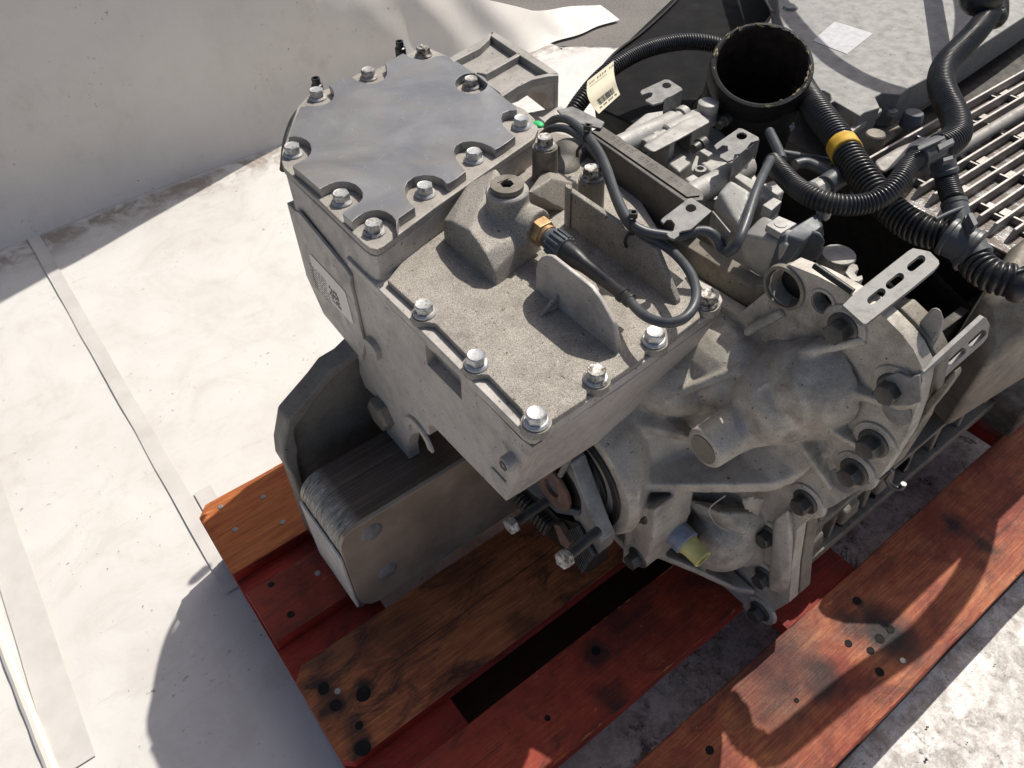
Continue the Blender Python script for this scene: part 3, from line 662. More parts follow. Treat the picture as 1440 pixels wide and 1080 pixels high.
# near upright rib with gusset
X1 = PZ(752, 406, ZP).x
cr = xprism('upright_rib', [(752.6, 412), (752.6, 378), (755, 368), (760, 362), (767, 359.5), (775, 361), (830, 404), (842, 421), (862, 456), (868, 487), (866, 500), (820, 470)], X1, X1 + 0.0055, M['side'], cover, bevel=0.0022, seg=3)
q = PX(784, 415, X1)
hull('gusset', [V(X1 + .001, q.y - .003, ZP), V(X1 + .001, q.y + .003, ZP), V(X1 + .001, q.y - .002, q.z + .003), V(X1 + .001, q.y + .002, q.z + .003), V(X1 - 0.022, q.y - .002, ZP), V(X1 - 0.022, q.y + .002, ZP)], M['cover'], cover, 0.0015)
# long wall rib
A = PZ(797, 266, 0.515); B = PZ(921, 350, 0.512); C_ = PZ(951, 424, 0.477)
xm = (A.x + B.x + C_.x) / 3
tmp = [PX(797, 266, A.x), PX(921, 350, B.x), PX(951, 424, C_.x)]
wprism('wall_rib', [V(A.x, A.y, .468), A, A.lerp(B, .5), B, C_, V(C_.x, C_.y, .468)], (0.007, 0, 0), M['cover'], cover, bevel=0.002)
wprism('corner_tab', [PZ(x, y, 0.52) for x, y in ((797, 264), (794, 260), (799, 258), (805, 262), (803, 266))], (0, 0, -0.05), M['cover'], cover, bevel=0.001)
# two tall bolt posts
for x, y, zt in ((766.5, 206, 0.512), (832, 250, 0.508)):
    p = PZ(x, y, zt); bo = lathe('bolt_post', (p.x, p.y, 0.44), (0, 0, 1), [(0, 0.017), (0.03, 0.0148), (zt - 0.44, 0.0138)], M['main'], cover, 28)
    bolt(cover, p, spin=x, s=1.06)
# bumps of casting behind
bm = bmesh.new()
for x, y, z, r in ((800, 215, .475, .022), (790, 240, .465, .025), (770, 262, .462, .02), (820, 205, .478, .016), (850, 250, .46, .02)):
    add_ball(bm, PZ(x, y, z), r, (1, 1, .7))
add_hull(bm, [PZ(x, y, z) for x, y in ((752, 230), (800, 190), (890, 300), (810, 300)) for z in (.43, .462)])
blend('cast_web', bm, M['strip'], cover, 0.003, 6)
# ---- tail bracket of the lid: ribs, floor, walls
def T5(l): return [(600 + x / 7.2, 30 + y / 7.2) for x, y in l]
tb = zprism('bracket_floor', T5([(225, 395), (340, 420), (560, 320), (650, 180), (900, 330), (1240, 540), (1060, 610), (750, 730), (620, 640), (480, 520), (330, 500)]), ZT - 0.014, ZT - 0.009, M['pale'], lid, bevel=0.001)
for l in ([(222, 372), (245, 392), (262, 412), (540, 272), (632, 185), (652, 140), (690, 112), (650, 102), (560, 180), (420, 262), (300, 325)],
          [(640, 128), (655, 100), (690, 105), (1000, 290), (1336, 520), (1330, 540), (1236, 530), (900, 315), (655, 150)],
          [(500, 515), (545, 505), (700, 440), (850, 360), (930, 312), (952, 322), (940, 345), (870, 385), (720, 470), (600, 535)],
          [(735, 735), (860, 650), (1000, 580), (1130, 545), (1250, 520), (1334, 524), (1336, 548), (1230, 556), (1070, 590), (920, 660), (765, 762)]):
    zprism('bracket_rib', T5(l), ZT - 0.010, ZT + 0.0005, M['pale'], lid, bevel=0.0012)
wl = [PZ(*T5([(x, y)])[0], ZT - 0.009) for x, y in ((762, 755), (920, 655), (1070, 590), (1230, 556), (1334, 540))]
bm = bmesh.new()
dr = [0.014, 0.020, 0.016, 0.022, 0.055]
for i in range(4):
    a, b = wl[i], wl[i + 1]; n_ = V(0, 0.005, 0)
    vs = [a, b, b - V(0, 0, dr[i + 1]), a - V(0, 0, dr[i])]; add_prism(bm, vs, n_)
finish(bm, 'bracket_wall', M['side'], lid, smooth=35)
w2 = [PZ(*T5([(x, y)])[0], ZT - 0.009) for x, y in ((1334, 540), (700, 120))]
bm = bmesh.new(); add_prism(bm, [w2[0], w2[1], w2[1] - V(0, 0, .05), w2[0] - V(0, 0, .055)], V(-0.005, 0, 0)); finish(bm, 'bracket_wall', M['side'], lid, smooth=35)
# ---- temperature sensor screwed into the neck
lathe('brass_nut', snA - sd * 0.001, sd, [(0, 0.0135), (0.0005, 0.0142), (0.0115, 0.0142), (0.0125, 0.0130)], M['brass'], cover, 6, smooth=20, bevel=0.0006)
lathe('nut_collar', snA + sd * 0.0118, sd, [(0, 0.0112), (0.004, 0.0112), (0.0045, 0.0100), (0.010, 0.0095)], M['brass'], cover, 28)
con = lathe('plug_collar', snA + sd * 0.017, sd, [(0, 0.0105), (0.003, 0.0112), (0.005, 0.0118), (0.020, 0.0124), (0.023, 0.0120), (0.024, 0.0105)], M['grey_plastic'], cover, 36)
u_, v_, w_ = frame(sd); bm = bmesh.new()
for k in range(16):
    a = 2 * math.pi * k / 16; e = u_ * math.cos(a) + v_ * math.sin(a); f = e.cross(sd)
    p = snA + sd * 0.023 + e * 0.0117
    add_prism(bm, [p - f * 0.0012, p + f * 0.0012, p + f * 0.0009 + e * 0.0021, p - f * 0.0009 + e * 0.0021], sd * 0.0165)
finish(bm, 'grip_ridges', M['grey_plastic'], con, bevel=0.0003)
L = (snB - snA).length
lathe('cable_boot', snA + sd * 0.040, sd, [(0, 0.0092), (0.001, 0.0100), (0.012, 0.0102), (0.020, 0.0092), (0.030, 0.0074), (L - 0.052, 0.0062), (L - 0.050, 0.0074), (L - 0.046, 0.0076), (L - 0.045, 0.0064), (L - 0.042, 0.0064), (L - 0.041, 0.0070), (L - 0.037, 0.0068), (L - 0.036, 0.0045)], M['black'], cover, 32)
# ================================================================ lower body of the control housing
fp = [(403, 285), (489, 372.5), (560, 443), (640, 523), (734, 618.5), (749, 629.5), (712, 705), (636, 627), (622, 612), (610, 600), (602, 600), (604, 612), (592, 608), (580, 611), (575, 617), (573, 630), (578, 655), (558, 641), (549, 623), (542, 602), (532, 567), (526, 556), (513, 544), (505.5, 524), (504, 506), (480, 470), (455, 441), (430, 385)]
slot = [(597, 485), (647, 528), (649, 562), (600, 512)]
body = xprism('end_plate', fp, XL, XL + 0.016, M['side'], gear, holes=[slot], bevel=0.0012)
top = [PZ(x, y, ZB - 0.0008) for x, y in [(735, 619), (749, 627), (868, 549), (966, 479), (1008, 447), (1010, 425), (960, 392), (830, 235)]]
bot = [PZ(x, y, 0.325) for x, y in [(716, 704), (840, 623.5), (935, 546)]] + [V(0.55, 0.40, 0.335), V(0.55, 0.62, 0.335), V(0.27, 0.66, 0.335)]
top += [V(0.50, 0.68, ZB - 0.0008), V(XL + 0.014, 0.70, ZB - 0.0008)]
top = [V(max(p.x, XL + 0.010), p.y, p.z) for p in top]; bot = [V(max(p.x, XL + 0.010), p.y, p.z) for p in bot]
hull('lower_body', top + bot, M['side'], gear, 0.003)
# deep pocket floor behind the slot, and the casting of the back half
box('back_body', (XL + 0.02, 0.50, 0.30), (0.42, 0.735, ZB - 0.062), M['side'], gear, 0.004)
# crescent pad round the cut-out, set screw, slim raised mark
p = PX(592, 617, XL)
bm = bmesh.new()
for r0, r1, h in ((0.021, 0.031, 0.004),):
    arc = [p + V(0, math.cos(a) * r1, math.sin(a) * r1) for a in [R(x) for x in range(-10, 175, 10)]] + [p + V(0, math.cos(a) * r0, math.sin(a) * r0) for a in [R(x) for x in range(170, -15, -10)]]
    add_prism(bm, arc, V(-h, 0, 0))
finish(bm, 'crescent_pad', M['side'], gear, bevel=0.001)
p = PX(722, 646, XL)
ss = lathe('screw_boss', p + V(0.004, 0, 0), (-1, 0, 0), [(0, 0.0115), (0.004, 0.0085), (0.0145, 0.008), (0.0155, 0.0072)], M['side'], gear, 24)
lathe('set_screw', p + V(-0.0112, 0, 0), (-1, 0, 0), [(0, 0.006), (0.001, 0.0058), (0.001, 0.003), (-0.005, 0.003)], M['dark_bolt'], ss, 6, cap=True)
xprism('raised_mark', [(691, 657), (694, 657), (712, 677), (711, 680), (706, 676)], XL, XL - 0.002, M['side'], gear, bevel=0.0005)
# name plate on its raised pad
pad = xprism('plate_pad', [(413, 296), (420, 299), (486, 379), (492, 389), (493, 402), (500, 432), (512, 484), (508, 509), (502, 498), (455, 441.5), (430, 386)], XL - 0.004, XL - 0.0003, M['side'], gear, bevel=0.0008)
M['label'] = plain('label_foil', (0.56, 0.54, 0.50), 0.4, 0.15, 0.08, 60, 0.05, 0.25, (0.3, 0.27, 0.23))
M['ink'] = plain('ink', (0.10, 0.095, 0.09), 0.6, 0.0, 0.2)
pl = xprism('name_plate', [(434.5, 358), (437, 358), (483, 408), (485.5, 412), (497, 455), (494, 454), (449, 407.5), (447, 403)], XL - 0.0048, XL - 0.0041, M['label'], pad, bevel=0)
bm = bmesh.new(); random.seed(3)
def lp(u, v):                      # u along the plate (towards the camera), v down the plate
    a = PX(436, 360, XL).lerp(PX(484, 411, XL), u); b = PX(449, 406, XL).lerp(PX(495, 453, XL), u); q = a.lerp(b, v); q.x = XL - 0.0049; return q
for k in range(9):
    v0 = 0.10 + k * 0.09; u0 = 0.05
    while u0 < 0.52:
        L = random.uniform(0.03, 0.10); a = lp(u0, v0); b = lp(min(0.55, u0 + L), v0); c = lp(min(0.55, u0 + L), v0 + 0.028); d = lp(u0, v0 + 0.028)
        add_prism(bm, [a, b, c, d], V(-0.0001, 0, 0)); u0 += L + 0.03
for i in range(11):
    for j in range(11):
        if random.random() < 0.5:
            u0 = 0.58 + i * 0.027; v0 = 0.15 + j * 0.05
            add_prism(bm, [lp(u0, v0), lp(u0 + 0.027, v0), lp(u0 + 0.027, v0 + 0.05), lp(u0, v0 + 0.05)], V(-0.0001, 0, 0))
finish(bm, 'printed_lines', M['ink'], pl, smooth=None)
xprism('clip_tab', [(509, 476), (514, 478), (523, 487), (528, 497), (530, 508), (527, 508), (524, 498), (520, 500), (515, 492), (512, 484)], XL - 0.007, XL + 0.001, M['side'], gear, bevel=0.0008)
# ================================================================ steel support the gearbox tail sits over
sup = thing('steel_support', 'dark steel mounting block with brushed laminated top under the gearbox tail', 'mounting block', (0.25, 0.55, 0))
def mat_brushed():
    m, nt, bs = newmat('brushed_laminate'); co = coords(nt)
    ln = noise_n(nt, coords(nt, (4, 620, 4), (0, 0, 0)), 1, 4, 0.75); cr = noise_n(nt, coords(nt, (60, 420, 60), (2, 0, 0)), 1, 6, 0.8, 0.6); b = noise_n(nt, co, 20, 4, 0.6)
    tc = nt.nodes.new('ShaderNodeTexCoord'); sx = nt.nodes.new('ShaderNodeSeparateXYZ'); nt.links.new(tc.outputs['Object'], sx.inputs[0])
    mr = nt.nodes.new('ShaderNodeMapRange'); mr.inputs[1].default_value = 0.136; mr.inputs[2].default_value = 0.152; mr.inputs[3].default_value = 1; mr.inputs[4].default_value = 0
    nt.links.new(sx.outputs[0], mr.inputs[0])
    dark = mix(nt, ramp(nt, ln, [(0.35, 0), (0.68, 1)]), (0.06, 0.047, 0.038), (0.20, 0.165, 0.135))
    dark = mix(nt, ramp(nt, b, [(0.4, 0), (0.7, 0.6)]), dark, (0.10, 0.06, 0.045))
    worn = mix(nt, ramp(nt, cr, [(0.42, 0), (0.62, 1)]), (0.13, 0.12, 0.105), (0.50, 0.48, 0.44))
    nt.links.new(mix(nt, mr.outputs[0], dark, worn), bs.inputs['Base Color']); bs.inputs['Metallic'].default_value = 0.5; bs.inputs['Roughness'].default_value = 0.45
    bump(nt, bs, ln, 0.5, 0.0012); return m
M['brush'] = mat_brushed()
M['supp'] = plain('support_steel', (0.36, 0.285, 0.215), 0.5, 0.25, 0.2, 16, 0.15, 0.5, (0.12, 0.09, 0.07))
def rounded(x0, z1, r, x1, z0, n=7):
    return [V(x0, 0, z0)] + [V(x0 + r - r * math.cos(a), 0, z1 - r + r * math.sin(a)) for a in [math.pi / 2 * k / n for k in range(n + 1)]] + [V(x1, 0, z1), V(x1, 0, z0)]
k = 12
for i in range(k):
    y0 = 0.5075 + i * (0.102 / k)
    pts = [p + V(0, y0, 0) for p in rounded(0.1135 + random.uniform(0, 0.0003), 0.176 + random.uniform(-0.0003, 0.0003), 0.034, 0.47, 0.004)]
    wprism('lamination', pts, (0, 0.102 / k - 0.00005, 0), M['brush'], sup, bevel=0.0002, seg=1)
fr_ = [V(0.1135, 0.5, 0.040), V(0.1135, 0.5, 0.150), V(0.1155, 0.5, 0.165), V(0.122, 0.5, 0.177), V(0.134, 0.5, 0.1825), V(0.47, 0.5, 0.1825), V(0.47, 0.5, 0.003), V(0.142, 0.5, 0.003), V(0.128, 0.5, 0.008), V(0.118, 0.5, 0.022)]
fpl = wprism('front_plate', fr_, (0, 0.0068, 0), M['supp'], sup, bevel=0.0018)
for x, y in ((523, 748), (545, 803)):
    p = PY(x, y, 0.5); bm = bmesh.new(); add_lathe(bm, p + V(0, 0.0003, 0), (0, -1, 0), [(0, 0.0145), (0.0014, 0.0135), (0.0030, 0.010), (0.0040, 0.005), (0.0043, 0.001)], 24)
    finish(bm, 'pressed_dimple', M['steel'], fpl, smooth=60)
M['bare'] = plain('bounce_lit_steel', (0.55, 0.53, 0.50), 0.5, 0.2, 0.12, 40, 0.1, 0.3)  # steel lightened: light reflected off the white sheet is painted into the colour
box('end_plate', (0.1095, 0.5005, 0.02), (0.1128, 0.606, 0.142), M['bare'], sup, 0.001)  # pale colour is light reflected off the white sheet, painted in
# cast bracket behind: web and thick rim
out = [(507, 486), (486, 507), (463, 521), (448, 541), (405, 591), (398, 632), (400, 652), (410, 668), (418, 690), (440, 755), (470, 800)]
O = [PY(x, y, 0.64) for x, y in out]
inn = [(508, 500), (492, 516), (470, 533), (456, 550), (416, 603), (417, 618), (421, 632), (420, 645), (424, 668), (446, 740), (474, 790)]
I = [PY(x, y, 0.64) for x, y in inn]
wprism('rim', O + list(reversed(I)), (0, 0.03, 0), M['bracket'], sup, bevel=0.004)
wprism('web', [p + V(0.004, 0.012, -.003) for p in O] + [V(0.36, 0.652, 0.02), V(0.36, 0.652, 0.285)], (0, 0.012, 0), M['bracket'], sup, bevel=0.002)
box('lower_rail', (0.116, 0.612, 0.001), (0.47, 0.66, 0.035), M['main'], sup, 0.003)
p = PX(524, 588, 0.228)
bp = lathe('large_bolt', p + V(0.03, 0, 0), (-1, 0, 0), [(-0.03, 0.024), (0.022, 0.0235), (0.0255, 0.0215), (0.026, 0.018)], M['main'], sup, 6, smooth=20, bevel=0.001)
# ================================================================ output flange
XB = 0.36; AX = V(0.0, 0.364, 0.249)
fl = lathe('output_flange', (XB + .006, AX.y, AX.z), (-1, 0, 0), [(0, 0.050), (0.010, 0.050), (0.012, 0.046), (0.028, 0.044), (0.034, 0.040)], M['oily'], gear, 48, bevel=0.0008)
def bar(name, pts, x0, x1, m, bv=0.0015, par=None):
    q = [PX(x, y, x0) for x, y in pts]; return wprism(name, q, (x1 - x0, 0, 0), m, par or fl, bevel=bv)
M['yoke'] = plain('yoke_steel', (0.30, 0.295, 0.285), 0.42, 0.4, 0.18, 70, 0.2, 0.45, (0.07, 0.06, 0.05))
bar('yoke_plate', [(788, 640), (797, 646), (803, 652), (838, 744), (846, 762), (844, 776), (836, 784), (826, 776), (802, 716), (790, 676)], 0.332, 0.352, M['yoke'])
bar('hub_block', [(762, 640), (773, 660), (799, 714), (812, 719), (812, 727), (783, 722), (770, 711), (742, 690), (735, 672)], 0.3265, 0.345, M['grey_plastic'])
lathe('hub_washer', (0.3262, AX.y, AX.z), (-1, 0, 0), [(0, 0.0295), (0.003, 0.029), (0.004, 0.0275), (0.004, 0.012), (-0.004, 0.011)], M['rust'], fl, 40, cap=False)
lathe('washer_core', (0.330, AX.y, AX.z), (-1, 0, 0), [(0, 0.013), (0.001, 0.013)], M['oily'], fl, 20)
sec = [(731, 686), (745, 688), (783, 728), (812, 736), (838, 782), (836, 800), (828, 806), (776, 760), (736, 708)]
bar('serrated_segment', sec, 0.328, 0.350, M['oily'])
bm = bmesh.new()
def ridge(a, b, w, h):
    A, B = PX(*a, .328), PX(*b, .328); d = (B - A).normalized(); s = V(1, 0, 0).cross(d) * w
    add_prism(bm, [A - s, B - s, B + s, A + s], V(-h, 0, 0))
for k in range(11):
    t = k / 10; ridge((735 + 44 * t, 690 + 42 * t), (728 + 44 * t, 700 + 46 * t), .0017, .010)
for k in range(9):
    t = k / 8; ridge((792 + 22 * t, 748 - 10 * t), (822 + 15 * t, 803 - 22 * t), .0010, .004)
finish(bm, 'serrations', M['dark_bolt'], fl, bevel=0.0004)
bar('bronze_pad', [(778, 737), (785, 739), (801, 765), (797, 773), (787, 765)], 0.318, 0.3275, M['rust'])
tube('hub_pin', [PX(x, y, .325) for x, y in ((803, 640), (796, 652), (788, 668))], .0032, M['yoke'], fl, 12)
for x, y, sx, sy, lb in ((722, 737, 38, -26, 'black threaded bolt left loose in the output flange, nearer the control housing'), (796, 784, 34, -28, 'black threaded bolt left loose in the output flange, lowest of the pair')):
    p = PX(x, y, 0.278); ax = (p - PX(x + sx, y + sy, 0.318)).normalized()
    t = thing('loose_bolt', lb, 'bolt', p, 'loose bolts in the output flange')
    lathe('head', p - ax * 0.002, ax, [(0, 0.0098), (0.0006, 0.0106), (0.0085, 0.0106), (0.0095, 0.0094)], M['bolt'], t, 6, smooth=20, bevel=0.0005)
    pr_ = []; d = 0.0
    while d < 0.056:
        pr_ += [(d, 0.0054), (d + 0.0006, 0.0061)]; d += 0.0012
    bm = bmesh.new(); add_lathe(bm, p, -ax, pr_, 16); finish(bm, 'shank', M['dark_bolt'], t, smooth=60)
# ================================================================ tail housing: loft of rounded-square sections along the shaft axis
def ring(X, yl, yr, zt, zb, n, k=56):
    cy = (yl + yr) / 2; cz = (zt + zb) / 2; a = (yl - yr) / 2; b = (zt - zb) / 2; o = []
    for i in range(k):
        t = 2 * math.pi * i / k; c, s = math.cos(t), math.sin(t)
        o.append(V(X, cy + a * math.copysign(abs(c) ** (2 / n), c), cz + b * math.copysign(abs(s) ** (2 / n), s)))
    return o
def loft(name, rings, m, parent, label=None, lump=0.0):
    bm = bmesh.new(); rv = []
    for r in rings:
        rv.append([bm.verts.new(p + V(0, 1, 1) * (lump * noise.noise(p * 28))) for p in r])
    for a, b in zip(rv, rv[1:]):
        for i in range(len(a)):
            j = (i + 1) % len(a); bm.faces.new((a[i], a[j], b[j], b[i]))
    bm.faces.new(list(reversed(rv[0]))); bm.faces.new(rv[-1])
    return finish(bm, name, m, parent, smooth=40, label=label)
TR = [ring(XB, 0.447, 0.281, 0.332, 0.166, 2.0), ring(XB + .012, 0.452, 0.276, 0.337, 0.160, 2.0), ring(0.39, 0.47, 0.284, 0.345, 0.15, 2.1), ring(0.41, 0.50, 0.297, 0.352, 0.135, 2.3),
   ring(0.44, 0.53, 0.292, 0.365, 0.115, 2.6), ring(0.475, 0.58, 0.27, 0.38, 0.09, 3.0), ring(0.497, 0.61, 0.245, 0.40, 0.07, 3.3), ring(0.51, 0.625, 0.222, 0.42, 0.05, 3.5), ring(0.519, 0.635, 0.19, 0.43, 0.035, 3.6)]
bm = bmesh.new(); rv = [[bm.verts.new(p) for p in r] for r in TR]
for ra, rb in zip(rv, rv[1:]):
    for i in range(len(ra)):
        j = (i + 1) % len(ra); bm.faces.new((ra[i], ra[j], rb[j], rb[i]))
bm.faces.new(list(reversed(rv[0]))); bm.faces.new(rv[-1])
# round stop boss running into the barrel of the shaft bearing
ba = PX(989, 632, 0.418); bb = ba + V(.10, -.004, .002); bd = bb - ba; bl = bd.length
add_lathe(bm, ba, bd, [(0, 0.0195), (0.0015, 0.0222), (0.03, 0.0232), (bl * 0.5, 0.0262), (bl * .75, .036), (bl, 0.050)], 36)
hc = PX(1128, 560, .505)
hq = hc + V(-.048, .022, -.014)
add_lathe(bm, hq, V(1, -.10, .08), [(0, .020), (.008, .031), (.022, .040), (.045, .048), (.068, .060)], 34)
def wedge(a, b, w, inn=.03):
    A, B = PX(*a), PX(*b); d = (B - A).normalized(); n_ = V(1, 0, 0).cross(d).normalized() * w; i_ = V(inn, 0, 0)
    add_hull(bm, [A - n_, A + n_, B - n_, B + n_, A - n_ * 1.5 + i_, A + n_ * 1.5 + i_, B - n_ * 1.5 + i_, B + n_ * 1.5 + i_])
for a_, b_ in (((1120, 500, .488), (1215, 480, .512)), ((1160, 545, .494), (1240, 568, .512)), ((1150, 600, .494), (1212, 634, .512)), ((1120, 625, .49), (1165, 690, .510)), ((1045, 470, .497), (1100, 440, .512)), ((940, 560, .43), (1040, 520, .478))):
    wedge(a_, b_, .0042)
add_lathe(bm, PX(1085, 560, .47), V(1, -.35, .15), [(0, .012), (.012, .032), (.03, .043), (.06, .047)], 30)
add_hull(bm, [PX(x, y, X) for x, y, X in ((1062, 545, .462), (1078, 535, .47), (1190, 540, .522), (1160, 600, .522), (1110, 610, .495), (1060, 612, .475), (1030, 610, .462))])
# upper dome under the solenoid and shoulder by the flange corner
add_ball(bm, PX(1060, 490, .505) + V(.01, .03, -.045), .06, (1.0, 1.2, .8))
add_ball(bm, PX(960, 540, .45) + V(.02, .03, -.02), .05, (1.1, 1.1, .8))
def strip_rib(edge, h, inn):
    for a, b in zip(edge, edge[1:]): add_hull(bm, [a, b, a + V(0, 0, h), b + V(0, 0, h), a + V(0, inn, 0), b + V(0, inn, 0), a + V(0, inn, h), b + V(0, inn, h)])
strip_rib([PX(x, y, X) for x, y, X in ((884, 694, .378), (930, 694, .405), (985, 694, .436), (1040, 694, .464), (1085, 693, .486), (1118, 680, .502), (1152, 655, .512), (1185, 640, .517))], 0.0165, 0.07)
strip_rib([PX(x, y, X) for x, y, X in ((888, 786, .390), (928, 787, .412), (980, 808, .448), (1036, 834, .496), (1062, 838, .512))], 0.012, 0.09)
strip_rib([PX(x, y, X) for x, y, X in ((905, 610, .41), (960, 622, .43), (1000, 636, .45))], 0.012, 0.06)
# lower bulge, foot lug, thin web
add_ball(bm, PX(1020, 775, .475) + V(.02, .02, .0), .05, (1, .9, 1.1))
add_hull(bm, [PX(x, y, X) for x, y, X in ((960, 700, .45), (1010, 720, .462), (1055, 752, .49), (1040, 800, .492), (1085, 720, .522), (1080, 800, .522), (985, 730, .46))])
add_hull(bm, [PX(x, y, X) for x, y, X in ((1040, 700, .478), (1058, 697, .482), (1046, 716, .478), (1060, 712, .486), (1080, 700, .505), (1070, 730, .505))])
lg = [PX(x, y, 0.385) for x, y in ((893, 712), (922, 716), (918, 760), (906, 800), (884, 796), (886, 745))]; add_prism(bm, lg, V(0.06, 0, 0))
lg = [PX(x, y, 0.381) for x, y in ((877, 730), (883, 728), (881, 794), (874, 792))]; add_prism(bm, lg, V(0.05, 0, 0))
add_hull(bm, [PX(x, y, X) for x, y, X in ((1090, 730, .500), (1108, 715, .503), (1113, 790, .505), (1098, 815, .503), (1080, 830, .508), (1110, 840, .522), (1118, 720, .522), (1085, 740, .522))])
tail = blend('tail_housing', bm, M['tail'], gear, 0.0022, 4)
lathe('boss_face', ba - bd.normalized() * 0.0012, bd, [(0, 0.0158), (0.003, 0.0162)], M['main'], tail, 28)
XF = 0.515
rim_px = [(1056, 866), (1083, 863), (1110, 847), (1113, 800), (1121, 745), (1147, 721), (1171, 712), (1206, 690), (1237, 672), (1257, 641), (1275, 612), (1290, 570), (1297, 536), (1297, 518), (1284, 491), (1268, 470), (1246, 448), (1222, 428), (1190, 409), (1150, 388), (1110, 372), (1088, 384), (1078, 410)]
F = [PX(x, y, XF) for x, y in rim_px]; F += [V(XF, .31, .432), V(XF, .5, .425), V(XF, .62, .38), V(XF, .665, .3), V(XF, .65, .12), V(XF, .58, .02), V(XF, .4, .004), V(XF, .27, .004)]
def circ(c, r, n=24): return [c + V(0, math.cos(2 * math.pi * k / n) * r, math.sin(2 * math.pi * k / n) * r) for k in range(n)]
wprism('rear_flange', F, (0.016, 0, 0), M['tail'], gear, holes=[circ(PX(1106, 405, XF), .0185), circ(PX(1157, 425, XF), .0105)], bevel=0.0025)
F2 = [p + V(0.0165, 0, 0) for p in F]
wprism('joint_gasket', [V(p.x, AX.y + (p.y - AX.y) * 0.985, 0.25 + (p.z - 0.25) * 0.985) for p in F2], (0.003, 0, 0), M['oily'], gear, bevel=0)
F3 = [p + V(0.020, 0, 0) for p in F[:17]] + [V(XF + .02, .25, .47), V(XF + .02, .28, .474), V(XF + .02, .32, .456), V(XF + .02, .46, .452), V(XF + .02, .52, .43), V(XF + .02, .62, .38)] + [p + V(0.020, 0, 0) for p in F[-6:]]
wprism('main_flange', F3, (0.02, 0, 0), M['main'], gear, bevel=0.002)
DB = bolt_mesh('dark_flange_bolt', 0.021, 0.0172, 0.017, M['dark_bolt'])
fb = bpy.data.objects['rear_flange']
for k, (x, y) in enumerate([(1187, 460), (1258, 545), (1230, 622), (1203, 662), (1134, 704), (1082, 752), (1077, 810), (1070, 858)]):
    p = PX(x, y, XF - 0.001); 
    lathe('bolt_pad', p + V(0.003, 0, 0), (-1, 0, 0), [(0, 0.0225), (0.0042, 0.0212), (0.0046, 0.0205)], M['tail'], fb, 28)
    bolt(fb, p + V(-0.0015, 0, 0), (-1, 0, 0), k * 0.4, DB, 0.86)
for x, y in ((1262, 578), (1184, 676)):
    p = PX(x, y, XF); lathe('dowel', p, (-1, 0, 0), [(0, 0.0135), (0.001, 0.0135), (0.0012, 0.013)], M['steel'], fb, 24)
# seal bore
lathe('seal_ring', (XB - .0005, AX.y, AX.z), (-1, 0, 0), [(0, 0.0705), (0.0015, 0.0715), (0.003, 0.070), (0.003, 0.062), (-0.012, 0.060), (-0.012, 0.054), (-0.004, 0.0535), (-0.004, 0.048), (-0.014, 0.046), (-0.014, 0.02)], M['oily'], tail, 56, cap=False)
lathe('boss_face', ba - bd.normalized() * 0.0008, bd, [(0, 0.0150), (0.003, 0.0158)], M['main'], tail, 28)
# studs on the lug, speed sensor stub with its yellow cap, thin wire
for x, y, sc in ((899, 722, .8), (897, 783, .85)):
    p = PX(x, y, 0.386); bolt(tail, p, (-1, 0, 0), 0.2, DB, sc)
s0 = PX(915, 712, 0.425); s1 = PX(988, 763, 0.425); s1 = V(s0.x + .004, s1.y, s0.z - 0.012); dv = V(0.0, -1, -0.10).normalized()
s0 = PX(925, 722, 0.43)
lathe('sensor_stub', s0 - dv * 0.02, dv, [(0, 0.0165), (0.045, 0.0165), (0.0455, 0.0158), (0.047, 0.0158), (0.0475, 0.0165), (0.068, 0.0162), (0.069, 0.0150)], M['blue'], tail, 32)
bm = bmesh.new(); add_lathe(bm, s0 + dv * 0.047, dv, [(0, 0.0128), (0.004, 0.0132), (0.006, 0.0122), (0.022, 0.0112), (0.026, 0.0118), (0.027, 0.0112), (0.027, 0.0085), (0.012, 0.0080)], 28, cap=False)
finish(bm, 'yellow_cap', M['yellow'], tail, label='pale yellow plastic plug cap on the sensor')
M['wire'] = plain('thin_wire', (0.5, 0.47, 0.42), 0.5, 0.0, 0.1)
w_ = [PX(x, y, X) for x, y, X in ((1020, 697, .455), (1000, 712, .45), (998, 722, .45), (1008, 738, .45), (1030, 748, .455), (1048, 752, .46), (1056, 738, .462))]
tag(tube('wire_offcut', w_, 0.0007, M['wire'], None, 6), 'thin pale wire offcut hanging below the side rib of the gearbox', 'wire')
# ================================================================ main housing behind the flange
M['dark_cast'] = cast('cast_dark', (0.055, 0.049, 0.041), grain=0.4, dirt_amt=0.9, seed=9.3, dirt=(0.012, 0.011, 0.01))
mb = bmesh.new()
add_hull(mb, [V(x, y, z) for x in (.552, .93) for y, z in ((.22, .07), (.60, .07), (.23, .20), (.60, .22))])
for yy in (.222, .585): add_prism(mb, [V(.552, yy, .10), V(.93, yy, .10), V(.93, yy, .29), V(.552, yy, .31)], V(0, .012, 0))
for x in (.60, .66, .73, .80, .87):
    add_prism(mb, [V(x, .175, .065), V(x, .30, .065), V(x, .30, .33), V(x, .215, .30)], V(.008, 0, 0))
main = blend('main_body', mb, M['pit'], gear, 0.004, 3)  # recess shade painted in by the black material
box('sump_flange', (.54, .170, .052), (1.25, .40, .070), M['main'], gear, 0.002)
box('sump_flange', (.54, .176, .033), (1.25, .40, .0508), M['main'], gear, 0.002)
box('side_ledge', (.556, .182, .112), (.86, .245, .124), M['main'], gear, 0.003)
hull('side_ledge', [V(.70, .176, .128), V(.70, .24, .128), V(1.2, .168, .186), V(1.2, .24, .186), V(.70, .176, .120), V(.70, .24, .120), V(1.2, .168, .176), V(1.2, .24, .176)], M['main'], gear, 0.002)
